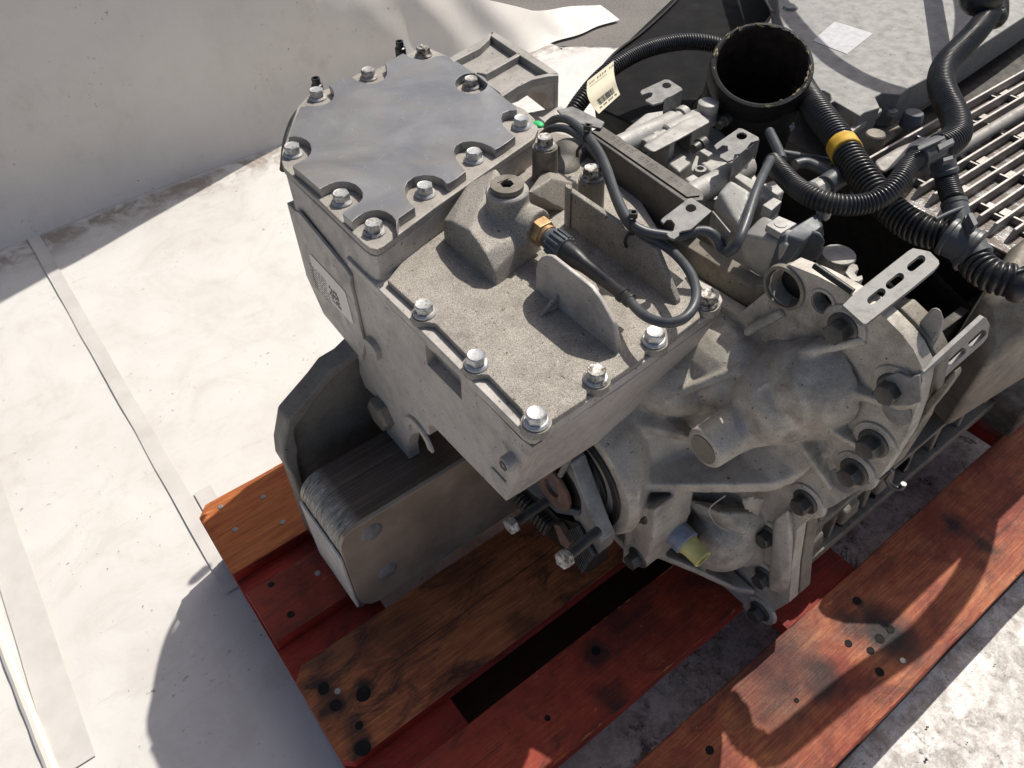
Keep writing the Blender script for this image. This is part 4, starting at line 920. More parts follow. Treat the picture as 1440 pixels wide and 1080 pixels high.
wprism('side_wall', [V(.553, .205, .068), V(1.3, .20, .068), V(1.3, .215, .30), V(.553, .222, .30)], (0, .012, 0), M['dark_cast'], gear)
for k, x in enumerate((.566, .60, .632, .668, .705, .75, .80, .86, .93, 1.0)):
    tz = (.20, .24, .16, .26, .19, .28, .22, .29, .25, .29)[k]
    hull('web', [V(x, .177, .07), V(x + .007, .177, .07), V(x, .215, .07), V(x + .007, .215, .07), V(x + .012, .183, .11), V(x + .019, .183, .11), V(x + .02, .205, tz), V(x + .027, .205, tz), V(x + .02, .22, tz), V(x + .027, .22, tz)], M['main'], gear, 0.002)
for x, z in ((.575, .085), (.645, .09), (.72, .09)):
    hull('cast_pad', [V(x, .172, z), V(x + .035, .172, z + .004), V(x + .03, .174, z + .03), V(x + .004, .174, z + .024), V(x, .21, z), V(x + .035, .21, z), V(x + .03, .21, z + .035), V(x, .21, z + .03)], M['main'], gear, 0.004)
hull('foot', [V(1.02, .13, .085), V(1.10, .13, .085), V(1.02, .24, .085), V(1.10, .24, .085), V(1.02, .13, .02), V(1.10, .13, .02), V(1.03, .24, .02), V(1.10, .24, .02)], M['main'], gear, 0.005)
hull('lug', [PX(x, y, X) for X in (.538, .575) for x, y in ((1282, 465), (1312, 432), (1322, 434), (1327, 448), (1322, 470), (1296, 500))], M['pale'], gear, 0.003)
hull('rim_shoulder', [PX(x, y, X) for X in (.555, .585) for x, y in ((1245, 445), (1262, 438), (1300, 470), (1312, 500), (1306, 525), (1290, 510))], M['pale'], gear, 0.003)
xprism('side_pad', [(1290, 572), (1299, 568), (1322, 545), (1342, 522), (1343, 530), (1325, 556), (1297, 590)], .535, .545, M['main'], gear, bevel=0.001)
# wide breather hole and small holes by the top of the flange
lathe('bore_ring', PX(1104, 404, .5155), (-1, 0, 0), [(-0.002, 0.0225), (0.003, 0.022), (0.0035, 0.0205), (0.0035, 0.0188), (-0.012, 0.018)], M['main'], fb, 36, cap=False)
lathe('small_hole', PX(1157, 425, .5155), (-1, 0, 0), [(-0.002, 0.0140), (0.0015, 0.0135), (0.0020, 0.0125), (0.0020, 0.0108), (-0.010, 0.010)], M['tail'], fb, 28, cap=False)
hull('side_casting', [V(.80, .155, .30), V(.90, .135, .385), V(1.0, .135, .385), V(.82, .20, .36), V(.9, .22, .39), V(1.0, .22, .39), V(.82, .165, .16), V(1.0, .15, .15), V(.84, .22, .16), V(1.0, .22, .16)], M['main'], gear, 0.012, 4)
# ---- slotted sheet brackets
def stadium(c, d, L, w, k=8):
    """slot outline round centre c (pixels), direction d, half length L, half width w"""
    l = math.hypot(*d); dx, dy = d[0] / l, d[1] / l; o = []
    for s in (1, -1):
        for i in range(k + 1):
            a = -math.pi / 2 + math.pi * i / k; ux = L * s + w * math.cos(a) * s; vy = w * math.sin(a) * s * 0.9
            o.append((c[0] + dx * ux - dy * vy, c[1] + dy * ux + dx * vy))
    return o
zE = 0.532
bE = zprism('slotted_bracket', [(1185, 429), (1203, 411), (1254, 371), (1277, 353), (1284, 349), (1300, 352), (1308, 354), (1320, 366), (1321, 371), (1314, 379), (1280, 407), (1218, 455.5), (1214, 455)], zE, zE + 0.004, M['steel'], gear,
   holes=[stadium(c, (24, -19), 8.5, 6.5) for c in ((1288.5, 370), (1258.5, 395), (1232.5, 416.5))], bevel=0.0006)
hull('bracket_foot', [PZ(x, y, z) for x, y in ((1186, 428), (1216, 455), (1226, 448), (1196, 420)) for z in (.505, .5318)], M['steel'], bE, 0.001)
yF = PX(1257, 545, .515).y - 0.016
fpx = [(1291, 534), (1300, 523), (1384, 446), (1388, 448), (1392, 457), (1389, 474), (1382, 483), (1341, 519), (1310, 549), (1295, 567), (1290, 570), (1288, 548)]
bF = yprism('slotted_bracket', fpx, yF, yF + 0.004, M['steel'], gear, holes=[stadium(c, (29, -27), 11, 5) for c in ((1316, 529), (1346, 501.5), (1374.5, 476))], bevel=0.0006)
xprism('bracket_foot', [(1245, 530), (1262, 524), (1279, 531), (1292, 528), (1294, 566), (1278, 571), (1258, 571), (1240, 560)], .508, .511, M['steel'], bF, bevel=0.0008)
# ================================================================ clutch housing with its cast top and ribbed side cover
clutch = hull('clutch_body', [V(.93, .20, .06), V(.93, .60, .06), V(.95, .46, .345), V(.95, .66, .345), V(.93, .22, .30), V(1.6, .2, .06), V(1.6, .7, .06), V(1.6, .22, .30), V(1.6, .46, .345), V(1.6, .7, .345), V(1.0, .68, .2)], M['dark_cast'], gear, 0.008)
ZK = 0.42
top = zprism('cast_top', [(1070, -90), (1092, -20), (1096, 22), (1112, 64), (1136, 98), (1146, 126), (1158, 127), (1167, 132), (1169, 140), (1161, 148), (1173, 142), (1209, 163), (1216, 158), (1238, 151), (1231, 136), (1240, 131), (1266, 133), (1279, 123), (1317, 103), (1321, 91), (1330, 87), (1340, 90), (1440, 24), (1560, -60), (1560, -120)], ZK - 0.05, ZK, M['plate'], gear, zt=ZK, bevel=0.004, seg=3)
M['sticker'] = plain('worn_sticker', (0.47, 0.475, 0.48), 0.5, 0, 0.2, 120, 0.1, 0.5, (0.42, 0.41, 0.39))
zprism('worn_sticker', [(1143, 57), (1174, 30), (1228, 47), (1191, 76)], ZK + 0.0003, ZK + 0.0007, M['sticker'], top, bevel=0)
for x, y, r, h, mm in ((1112, 8, .012, .006, 'steel'), (1232, 187, .0135, .03, 'main'), (1286, 158, .0135, .02, 'grey_plastic'), (1248, 149, .007, .01, 'pale'), (1255, 155, .008, .006, 'steel')):
    z = ZK + .004 if y < 20 else 0.40
    p = PZ(x, y, z); lathe('stud', p - V(0, 0, h), (0, 0, 1), [(0, r * 1.12), (h - .002, r), (h, r * .88)], M[mm], top, 26)
zprism('ear', [(1195, 182), (1200, 172), (1240, 150), (1241, 155), (1205, 180), (1198, 187)], 0.395, 0.405, M['pale'], top, bevel=0.002)
zprism('joint_flange', [(1200, 206), (1240, 165), (1300, 125), (1330, 112), (1330, 125), (1300, 145), (1262, 190), (1210, 226)], 0.355, 0.37, M['main'], top, bevel=0.003)
hull('hose_elbow', [PZ(x, y, z) for x, y in ((1228, 228), (1262, 208), (1300, 192), (1308, 200), (1280, 222), (1240, 245)) for z in (.39, .41)], M['pale'], gear, 0.006)
# ribbed cover
def mat_fin_floor():
    m, nt, bs = newmat('fin_floor'); co = coords(nt)
    n = noise_n(nt, co, 34, 4, 0.6, 0.5); f = noise_n(nt, co, 220, 3, 0.7)
    col = mix(nt, ramp(nt, n, [(0.52, 0), (0.62, 1)]), (0.075, 0.060, 0.050), (0.46, 0.44, 0.42))
    col = mix(nt, ramp(nt, f, [(0.45, 0), (0.7, 0.5)]), col, (0.09, 0.07, 0.06))
    nt.links.new(col, bs.inputs['Base Color']); nt.links.new(ramp(nt, n, [(0.4, 0.55), (0.6, 0.22)]), bs.inputs['Roughness']); bs.inputs['Metallic'].default_value = 0.4
    bump(nt, bs, f, 0.5, 0.001); return m
M['fin_floor'] = mat_fin_floor()
M['fin'] = cast('cast_fin', (0.39, 0.36, 0.33), grain=0.25, dirt_amt=0.35, seed=12.1, rough=0.45, metal=0.5)
rc = box('ribbed_cover', (.90, .165, .34), (1.62, .455, .372), M['fin_floor'], gear, 0.004)
random.seed(11)
for i in range(13):
    y = .190 + i * 0.0205
    if i == 9: continue
    x0 = 0.904 + random.uniform(0, .012)
    wprism('fin', [V(x0, y, .372), V(x0 + .012, y, .388), V(1.61, y, .388), V(1.61, y, .372)], (0, 0.0042, 0), M['fin'], rc, bevel=0.0012)
lathe('rod', (.96, .190 + 9 * .0205, .388), (1, 0, 0), [(0, .007), (.002, .0085), (.64, .0085)], M['pale'], rc, 20)
bm = bmesh.new()
for i in range(12):
    for k in range(7):
        x = .95 + k * .095 + random.uniform(-.012, .012); y = .194 + i * .0205
        add_box(bm, (x, y + .0005, .3722), (x + .0035, y + .0165, .3722 + random.choice((.004, .006, .009))))
        if random.random() < .6:
            x2 = x + random.uniform(.01, .03); h = random.uniform(.001, .004)
            add_box(bm, (x2, y + .002, .3723), (x2 + random.uniform(.012, .028), y + .015, .3723 + h))
o = finish(bm, 'cross_ribs', M['fin'], rc, bevel=0.0008); o['kind'] = 'stuff'
box('cover_edge', (.888, .135, .30), (1.62, .170, .385), M['main'], rc, 0.006)
# ================================================================ gear selector valve block
vb = bmesh.new()
q = lambda x, y, z: PZ(x, y, z)
ZV = 0.488
body_px = [(858, 208), (880, 180), (908, 158), (960, 150), (1003, 168), (1042, 215), (1072, 258), (1075, 300), (1010, 300), (966, 282)]
valve = zprism('valve_block', body_px, 0.37, 0.448, M['valve'], gear, zt=0.448, bevel=0.004)
for (a, b, r) in (((868, 208), (905, 166), .0135), ((968, 277), (1012, 232), .0135), ((935, 190), (962, 178), .012), ((905, 205), (925, 195), .008)):
    A_, B_ = q(*a, ZV - .008), q(*b, ZV - .008); B_ = V(B_.x, A_.y, A_.z)
    lathe('port_tube', A_, B_ - A_, [(0, r * .86), (.002, r), ((B_ - A_).length * 1.0 + .02, r), ((B_ - A_).length + .024, r * .8)], M['valve'], valve, 28)
hull('valve_arm', [q(x, y, z) for x, y in ((903, 206), (918, 216), (957, 196), (1000, 172), (985, 160), (960, 168)) for z in (.462, .492)], M['valve'], valve, 0.004)
lathe('arm_eye', q(992, 172, .470), (0, 0, 1), [(0, .013), (.026, .0125), (.027, .011)], M['valve'], valve, 26)
for px in ([(917, 186), (925, 182), (950, 196), (942, 203)], [(1020, 240), (1028, 236), (1058, 252), (1098, 276), (1090, 288), (1060, 268)], [(983, 212), (990, 208), (1003, 215), (996, 220)]):
    zprism('valve_ledge', px, 0.44, ZV, M['valve'], valve, bevel=0.0015)
bm = bmesh.new(); add_hull(bm, [q(x, y, z) for x, y, z in ((1003, 292, .44), (1003, 290, .485), (1012, 270, .50), (1027, 253, .505), (1055, 270, .505), (1060, 280, .48), (1044, 335, .44), (1040, 320, .49), (1018, 335, .44))])
blend('solenoid_body', bm, M['valve'], valve, 0.0022, 6)
hull('solenoid_cap', [q(x, y, z) for x, y, z in ((1046, 330, .495), (1072, 302, .508), (1100, 315, .508), (1120, 330, .50), (1108, 345, .505), (1080, 398, .455), (1052, 380, .455), (1040, 350, .47))], M['valve'], valve, 0.003)
zprism('solenoid_lid', [(1077, 316), (1095, 303), (1121, 314), (1098, 328)], .506, .5135, M['valve'], valve, bevel=0.001)
zprism('solenoid_lid', [(1072, 288), (1088, 277), (1100, 283), (1085, 296)], .500, .512, M['valve'], valve, bevel=0.001)
lathe('lid_ring', q(1098, 315, .5137), (0, 0, 1), [(0, .0062), (.0005, .006), (.0005, .005)], M['valve'], valve, 24)
cn = hull('connector_shell', [q(x, y, z) for x, y, z in ((1096, 330, .512), (1150, 297, .512), (1158, 318, .51), (1130, 340, .505), (1090, 395, .46), (1072, 397, .46), (1100, 380, .46), (1160, 335, .47))], M['grey_plastic'], valve, 0.003)
cm = bmesh.new(); add_hull(cm, [q(x, y, z) for x, y, z in ((1118, 352, .485), (1128, 325, .508), (1150, 322, .512), (1162, 336, .508), (1160, 356, .49), (1140, 385, .462), (1122, 388, .455), (1112, 372, .465))])
blend('connector_plug', cm, M['grey_plastic'], cn, 0.002, 7)
for x, y in ((1105, 333), (1158, 300)):
    lathe('lock_eye', q(x, y, .505), V(0.1, -1, 0.3), [(-.004, .007), (.004, .007), (.005, .006)], M['valve'], cn, 20)
# more of the crowded valve body: bosses, webs, plugs, drilled bosses
for px, z0, z1 in (([(880, 190), (893, 178), (905, 186), (892, 199)], .44, .478), ([(905, 175), (925, 163), (945, 172), (928, 186)], .44, .47), ([(952, 160), (985, 150), (1002, 165), (975, 178)], .43, .484),
      ([(985, 228), (1000, 222), (1020, 234), (1003, 246)], .44, .482), ([(1030, 205), (1056, 208), (1064, 226), (1040, 232)], .43, .49), ([(938, 228), (958, 214), (975, 226), (955, 242)], .44, .468), ([(1060, 262), (1088, 252), (1104, 268), (1080, 282)], .42, .478), ([(962, 250), (975, 243), (988, 252), (974, 262)], .44, .486)):
    zprism('valve_boss', px, z0, z1, M['valve'], valve, bevel=0.003, seg=3)
for x, y, r, z in ((890, 200, .006, .452), (935, 240, .007, .452), (1008, 250, .006, .455), (965, 232, .004, .455), (985, 236, .004, .485), (1050, 218, .005, .493), (900, 205, .004, .456)):
    p = PZ(x, y, z); lathe('drilled_boss', p - V(0, 0, .01), (0, 0, 1), [(0, r * 1.9), (.009, r * 1.7), (.0095, r), (.002, r * .95), (.002, 0.0005)], M['valve'], valve, 20, cap=False)
for a, b in (((942, 218), (952, 226)), ((952, 226), (965, 244)), ((952, 226), (940, 240))):
    A_, B_ = q(*a, .452), q(*b, .452); bm = bmesh.new(); add_tube(bm, [A_, B_], .0022, 8); finish(bm, 'cast_ridge', M['valve'], valve)
for (a, b, r, mm) in (((1000, 150), (1022, 158), .006, 'black'), ((1010, 178), (1024, 166), .005, 'dark_bolt'), ((948, 170), (962, 160), .0085, 'valve'), ((1075, 300), (1092, 320), .006, 'valve'), ((975, 210), (990, 200), .006, 'dark_bolt')):
    A_, B_ = q(*a, .478), q(*b, .478); lathe('fitting', A_, B_ - A_, [(0, r * .9), (.002, r), ((B_ - A_).length * .5, r), ((B_ - A_).length * .52, r * 1.3), ((B_ - A_).length, r * 1.3)], M[mm], valve, 18)
# sheet tabs with a hole and a notch
def tab(px, hole, r, z, drop):
    h = [(hole[0] + r[0] * math.cos(-2 * math.pi * k / 16), hole[1] + r[1] * math.sin(-2 * math.pi * k / 16)) for k in range(16)]
    t = zprism('sheet_tab', px, z, z + 0.0022, M['steel'], valve, holes=[h], bevel=0.0004)
    a, b = PZ(*drop[0], z), PZ(*drop[1], z)
    bm = bmesh.new(); add_prism(bm, [a, b, b - V(0, 0, .03), a - V(0, 0, .03)], V(.002, 0.0, 0)); finish(bm, 'folded_edge', M['steel'], t, bevel=0.0004)
    return t
tab([(900.5, 129), (903, 126), (935, 111.5), (941, 112), (958, 123), (960, 126), (944, 135), (938, 137), (934, 140), (932, 143), (918, 147), (908, 142), (908, 140), (916, 136), (918, 131), (914, 129.5), (903, 133)], (937.5, 120), (6.5, 4), .505, ((959, 125), (934, 141)))
tab([(1004, 205), (1008, 201), (1039, 180), (1045, 181), (1067, 193), (1067, 197), (1056, 200), (1050, 208), (1041, 216), (1033, 217), (1031, 224), (1023, 227), (1012, 221), (1013, 217), (1024, 212), (1023, 205), (1016, 204), (1008, 210)], (1043, 191), (7.5, 5), .512, ((1067, 196), (1031, 225)))
tab([(929, 310), (932, 306), (968, 279), (973, 278), (1001, 296.5), (972, 322), (958, 325), (955, 327), (955, 331), (948, 336), (942, 334), (937, 329), (947, 324), (949, 315), (944, 309), (938, 309), (933, 314)], (971.5, 292.5), (7.5, 5.5), .528, ((1001, 297), (1026, 327)))
# long black cover strip with a moulded rim
st = wprism('cover_strip', [PZ(x, y, .502) for x, y in ((826, 187), (845, 175), (987, 268), (990, 274), (989, 281), (962, 283))], (0, 0, -0.075), M['strip'], valve, bevel=0.002)
wprism('strip_rim', [PZ(x, y, .5026) for x, y in ((832, 186), (846, 178.5), (983, 270), (984, 276), (966, 278))], (0, 0, 0.0012), M['strip'], st, bevel=0.0005)
bm = bmesh.new()
for i, w in enumerate((5, 4, 6, 3, 5, 0, 6, 4, 5, 3, 0, 0, 5, 5, 4)):
    if not w: continue
    t = 0.12 + i * 0.052; c = PZ(846 + (975 - 846) * t, 183 + (274 - 183) * t, .5039); e = V(0, -1, 0); f = V(1, 0, 0)
    for (a0, b0, a1, b1) in ((-.002, -.003, -.0012, .003), (-.002, .0022, .002, .003), (.0012, -.003, .002, .001)):
        add_prism(bm, [c + e * a0 + f * b0, c + e * a1 + f * b0, c + e * a1 + f * b1, c + e * a0 + f * b1], V(0, 0, .0002))
finish(bm, 'moulded_marks', M['strip'], st, smooth=None)
# small hook strap at the strip's far end
hk = [PZ(x, y, .505) for x, y in ((783, 157), (805, 152), (822, 160), (850, 174), (845, 183), (815, 176), (795, 170))]
wprism('strap_hook', hk, (0, 0, .0025), M['steel'], valve, bevel=0.0008)
hull('post', [PZ(1180, 357, .48) + V(math.cos(a) * .0165, math.sin(a) * .0165, z) for a in [k * math.pi / 8 for k in range(16)] for z in (0, -.05)], M['pale'], gear, 0.0015)
zprism('open_clip', [(1188, 383), (1196, 369), (1206, 372), (1208, 378), (1202, 383), (1206, 388), (1213, 386), (1214, 392), (1208, 396), (1198, 395)], .47, .478, M['pale'], gear, bevel=0.0012)
tube('gasket_edge', [PX(x, y, .512) for x, y in ((1145, 373), (1172, 392), (1203, 413))], .003, M['oily'], fb, 8)
bm = bmesh.new(); add_ball(bm, PZ(757, 175, .505), .006, (1, 1.3, .5)); finish(bm, 'paint_blob', M['green'], lid, label='bright green paint mark beside the lid')
for x, y in ((446, 121), (563, 69)):
    p = PZ(x, y, ZS - .01); lathe('plug_tip', p - V(0, 0, .03), (0, 0, 1), [(0, .008), (.032, .0075), (.033, .0055), (.041, .0055), (.041, .0035), (.036, .0035)], M['black'], lid, 18)
tube('loom_edge', [PZ(x, y, .49) for x, y in ((398, 238), (402, 200), (412, 170), (428, 148))], .004, M['black'], lid, 10)
# ================================================================ rubber intake pipe and the big black bell behind it
pt = PZ(1072, 90, .53)
pipe = thing('rubber_pipe', 'upright black rubber pipe with an open crusty mouth on top of the gearbox', 'pipe', (pt.x, pt.y, .36))
ro = 0.0605
lean = (V(pt.x, pt.y, .53) - PZ(1040, 190, .40)).normalized()
def pp(d): return pt + lean * d
lathe('pipe_wall', pt, -lean, [(0.0015, ro - .007), (0, ro - .0045), (0.0005, ro - .001), (0.003, ro), (.026, ro + .0005), (.030, ro - .0015), (.032, ro - .0035), (.036, ro - .004), (.040, ro - .001), (.075, ro + .001), (.15, ro + .002)], M['rubber'], pipe, 72, cap=False)
M['pipe_in'] = plain('pipe_inside', (0.035, 0.024, 0.018), 0.6, 0, 0.5, 60, 0.3, 0.5, (0.10, 0.06, 0.04))
lathe('pipe_lining', pt, -lean, [(0.0015, ro - .007), (.06, ro - .008), (.14, ro - .008), (.141, 0.001)], M['pipe_in'], pipe, 56, cap=False)
M['crust'] = plain('dried_sealant', (0.40, 0.33, 0.20), 0.8, 0, 0.4, 200, 0.6, 0.4)
random.seed(5); u_, v_, w_ = frame(-lean); bm = bmesh.new()
for k in range(90):
    a = random.uniform(0, 2 * math.pi); 
    if random.random() > 0.55 + 0.45 * math.sin(a * 1.5 + 1): continue
    e = u_ * math.cos(a) + v_ * math.sin(a); f = e.cross(w_)
    c = pt + e * (ro - .004 + random.uniform(-.003, .002)) + lean * random.uniform(-.001, .0012); s = random.uniform(.0007, .0028)
    vs = [c + f * s * random.uniform(1, 2.6), c - f * s * random.uniform(1, 2.4), c + e * s * .7, c - e * s * .6, c + lean * s * .7, c - lean * s * .5]
    add_hull(bm, vs)
o = finish(bm, 'crust', M['crust'], pipe, smooth=None); o['kind'] = 'stuff'
bell_px = [(836, 150), (836, 112), (846, 96), (868, 72), (905, 44), (948, 4), (985, -40), (1085, -40), (1093, 10), (1070, 30), (1010, 70), (960, 165), (900, 180)]
bell = bmesh.new()
add_hull(bell, [PZ(x, y, .33) for x, y in bell_px] + [PZ(x, y, .12) for x, y in ((840, 190), (900, 250), (1000, 180), (1070, 40), (1085, -30), (985, -20), (870, 110))])
hd = finish(bell, 'bell_shroud', M['shroud'], None, bevel=0.006, seg=3); tag(hd, 'big matt black rubber shroud behind the upright pipe', 'rubber shroud')
tube_rim = tube('shroud_bead', [PZ(x, y, .333) for x, y in bell_px[1:7]], .0028, M['rubber'], hd, 10)
tube('shroud_ring', [PZ(x, y, .40) for x, y in ((1060, -22), (1078, 2), (1086, 16), (1092, 14), (1093, -5))], .0022, M['steel'], hd, 8)
# ================================================================ corrugated hoses
GH = 'corrugated wiring hoses on top of the gearbox'
def pz(l, z): return [PZ(x, y, zz) for (x, y), zz in zip(l, z if isinstance(z, (list, tuple)) else [z] * len(l))]
def hose(P, r, label, pitch=.0045, depth=.15):
    h = thing('corrugated_hose', label, 'hose', P[0], GH); corrugated('conduit', P, r, M['black'], h, pitch, depth=depth); return h
h1 = hose(pz([(770, 200), (800, 166), (816, 143), (838, 116), (866, 92), (905, 71), (950, 60), (990, 60), (1030, 70)], [.36, .38, .395, .41, .42, .42, .415, .41, .40]), .0128, 'black corrugated hose with a paper tag, arching left of the rubber pipe')
h2 = hose(pz([(1118, 105), (1133, 132), (1152, 160), (1180, 198), (1207, 240), (1235, 276), (1266, 306), (1300, 325), (1340, 333)], [.47, .48, .49, .49, .485, .48, .475, .475, .48]), .0165, 'thickest black corrugated hose with a yellow tape band, right of the pipe', .0052, .17)
tp = bmesh.new(); tq = smooth_path(pz([(1178, 195.5), (1190, 213.5)], .489), .002)
c0, c1 = PZ(1183, 203, .489), PZ(1191, 215, .489)
lathe('tape_band', c0, c1 - c0, [(0, .0168), (.001, .0174), ((c1 - c0).length, .0176), ((c1 - c0).length + .001, .0168)], M['tape'], h2, 32, label='wrap of yellow tape')
zz = .52
loop = [PZ(x, y, ZK) + V(.68, .15, 1) * h for x, y, h in ((1300, -70, .16), (1345, 0, .27), (1330, 90, .34), (1278, 124, .36), (1240, 121, .35), (1185, 97, .33), (1140, 62, .30), (1085, -10, .24), (1040, -120, .12))]
h3 = hose(pz([(1086, 228), (1096, 240), (1118, 262), (1146, 279), (1180, 288), (1215, 287), (1244, 275), (1264, 254), (1277, 234), (1292, 221)], [.50, .51, .515, .52, .52, .52, .525, .53, .53, .53]), .0105, 'slim black corrugated hose curving below the others from the sheet tab', .0036)
h4 = hose(pz([(1320, 208), (1338, 198), (1346, 186), (1343, 165), (1331, 140), (1323, 115), (1330, 90), (1350, 68), (1372, 45), (1390, 20), (1400, -8)], [.53, .53, .53, .53, .53, .53, .53, .53, .53, .53, .53]) + loop, .0148, 'black corrugated hose rising in an S beside the ribbed cover', .0036)
h5 = hose(pz([(1368, 362), (1378, 376), (1396, 388), (1420, 394), (1450, 396)], .47) + [V(.86, .135, .475), V(.98, .12, .47), V(1.1, .13, .44), V(1.2, .17, .40)], .0165, 'black corrugated hose leaving the lower joint towards the right edge', .0052, .17)
h6 = hose(pz([(1328, 240), (1334, 262), (1342, 285)], .50), .011, 'short black corrugated hose between the two plastic joints', .0036)
# plastic joints
def cyl(name, a, b, r, m, parent, n=24, lip=True):
    L = (b - a).length; pr_ = [(0, r * .9), (.001, r * 1.06), (.005, r * 1.06), (.006, r), (L - .006, r), (L - .005, r * 1.06), (L - .001, r * 1.06), (L, r * .9)] if lip else [(0, r * .95), (.001, r), (L - .001, r), (L, r * .95)]
    return lathe(name, a, b - a, pr_, m, parent, n)
M['joint'] = plain('joint_plastic', (0.075, 0.08, 0.085), 0.42, 0.0, 0.15, 80, 0.1, 0.3, (0.14, 0.13, 0.115))
j1 = thing('hose_joint', 'dark grey plastic tee joint where the slim and the S-shaped hoses meet', 'joint', PZ(1312, 212, .53), 'plastic tee joints on the hoses')
cyl('barrel', PZ(1288, 223, .53), PZ(1336, 199, .53), .0125, M['joint'], j1); cyl('branch', PZ(1322, 212, .525), PZ(1329, 246, .505), .0125, M['joint'], j1)
zprism('latch', [(1318, 203), (1340, 193), (1343, 200), (1321, 211)], .543, .547, M['joint'], j1, bevel=.0008); zprism('latch', [(1290, 206), (1328, 190), (1330, 194), (1292, 211)], .545, .547, M['joint'], j1, bevel=.0006)
zprism('clip_rail', [(1326, 222), (1340, 218), (1341, 223), (1327, 227)], .535, .54, M['joint'], j1, bevel=.0005)
j2 = thing('hose_joint', 'dark grey plastic tee joint at the end of the thickest hose', 'joint', PZ(1352, 335, .48), 'plastic tee joints on the hoses')
cyl('barrel', PZ(1330, 331, .48), PZ(1372, 352, .478), .0185, M['joint'], j2); cyl('branch', PZ(1341, 283, .50), PZ(1352, 326, .485), .0118, M['joint'], j2); cyl('branch', PZ(1352, 338, .478), PZ(1370, 366, .47), .0178, M['joint'], j2)
tube('strap', pz([(1315, 309), (1336, 299), (1357, 291)], .503), .0022, M['joint'], j2, 8)
zprism('latch', [(1361, 300), (1368, 298), (1376, 314), (1370, 318)], .50, .51, M['joint'], j2, bevel=.0006); zprism('latch', [(1356, 304), (1361, 301), (1370, 322), (1364, 325)], .498, .504, M['joint'], j2, bevel=.0006)
bm = bmesh.new(); add_ball(bm, PZ(1382, -6, .55), .026, (1.3, 1, .9)); blob = finish(bm, 'hose_end_cap', M['black'], None, smooth=80); tag(blob, 'glossy black moulded cap cut off by the top edge above the S-shaped hose', 'hose cap')
# ---- paper tag round the left hose
tg = thing('paper_tag', 'cream paper tag with barcode folded round the left corrugated hose', 'tag', PZ(850, 120, .43), None)
M['paper'] = plain('cream_paper', (0.66, 0.61, 0.45), 0.7, 0, 0.06, 60, 0.1, 0.3, (0.45, 0.40, 0.28))
def tpnt(u, v, lift=0.0):
    x0, y0 = 826 + (863 - 826) * u, 114 + (85 - 114) * u; x1, y1 = 842 + (872 - 842) * u, 160 + (133 - 160) * u
    bx = -7 * math.sin(math.pi * v) * (1 - u) - 3 * math.sin(math.pi * v) * u
    return PZ(x0 + (x1 - x0) * v + bx, y0 + (y1 - y0) * v, .436 + .006 * math.sin(math.pi * min(1, v * 1.2)) - .012 * v * v + lift)
bm = bmesh.new(); g = [[bm.verts.new(tpnt(i / 10, j / 14)) for i in range(11)] for j in range(15)]
for j in range(14):
    for i in range(10): bm.faces.new((g[j][i], g[j][i + 1], g[j + 1][i + 1], g[j + 1][i]))
o = finish(bm, 'sheet', M['paper'], tg, smooth=80); s = o.modifiers.new('thick', 'SOLIDIFY'); s.thickness = .0004; s.offset = -1
bm = bmesh.new(); random.seed(21)
def tquad(u0, u1, v0, v1, n=1):
    add_prism(bm, [tpnt(u0, v0, .0003), tpnt(u1, v0, .0003), tpnt(u1, v1, .0003), tpnt(u0, v1, .0003)], V(0, 0, .00015))
u = 0.22
while u < 0.86:
    w = random.choice((.008, .012, .02, .028)); tquad(u, u + w, .70, .86); u += w + random.choice((.009, .013, .02))
u = 0.16
for w in (.05, .05, .0, .05, .06, .05, .0, .05, .05, .05, .05, .0, .06, .05):
    if w: tquad(u, u + w * .72, .895, .935)
    u += .054
u = 0.10
for w in (.06, .05, .04, .0, .08, .07, .07, .08, .0, .04, .04, .05):
    if w: tquad(u, u + w * .7, .12 - .02 * u, .175 - .02 * u)
    u += (w or .05) + .02
u = 0.12
while u < .75: tquad(u, u + .03, .24, .255); u += .045
finish(bm, 'print', M['ink'], tg, smooth=None)
# ================================================================ sensor cable and its ties
cab = thing('sensor_cable', 'grey rubber cable looping from the brass sensor over the wall rib', 'cable', PZ(890, 424, .50))
P = pz([(884, 420), (893, 432), (910, 446), (935, 454), (958, 450), (974, 434), (979, 412), (972, 386), (952, 360), (930, 343), (905, 330), (889, 320), (876, 302), (866, 280), (856, 252), (846, 228), (832, 208), (815, 192), (795, 181), (775, 181), (763, 190)],
       [.500, .502, .506, .510, .513, .515, .515, .513, .511, .512, .517, .522, .522, .521, .520, .519, .518, .515, .510, .500, .485])
tube('sheath', P, .0045, M['cable'], cab, 16)
cb2 = thing('lead_cable', 'grey cable pair running from the lid to the solenoid under the sheet tab', 'cable', PZ(790, 172, .51))
P = pz([(768, 178), (780, 168), (797, 168), (815, 180), (830, 196), (843, 214), (854, 238), (864, 268), (876, 296), (888, 314), (905, 325), (930, 330), (955, 332), (978, 325), (995, 325), (1008, 334), (1012, 346), (1018, 354), (1030, 352), (1040, 336), (1050, 310), (1058, 285), (1069, 255), (1084, 224)],
       [.49, .505, .515, .52, .523, .524, .525, .526, .527, .527, .524, .522, .521, .522, .522, .518, .510, .508, .515, .525, .530, .533, .533, .520])
tube('sheath', P, .0047, M['cable'], cb2, 16)
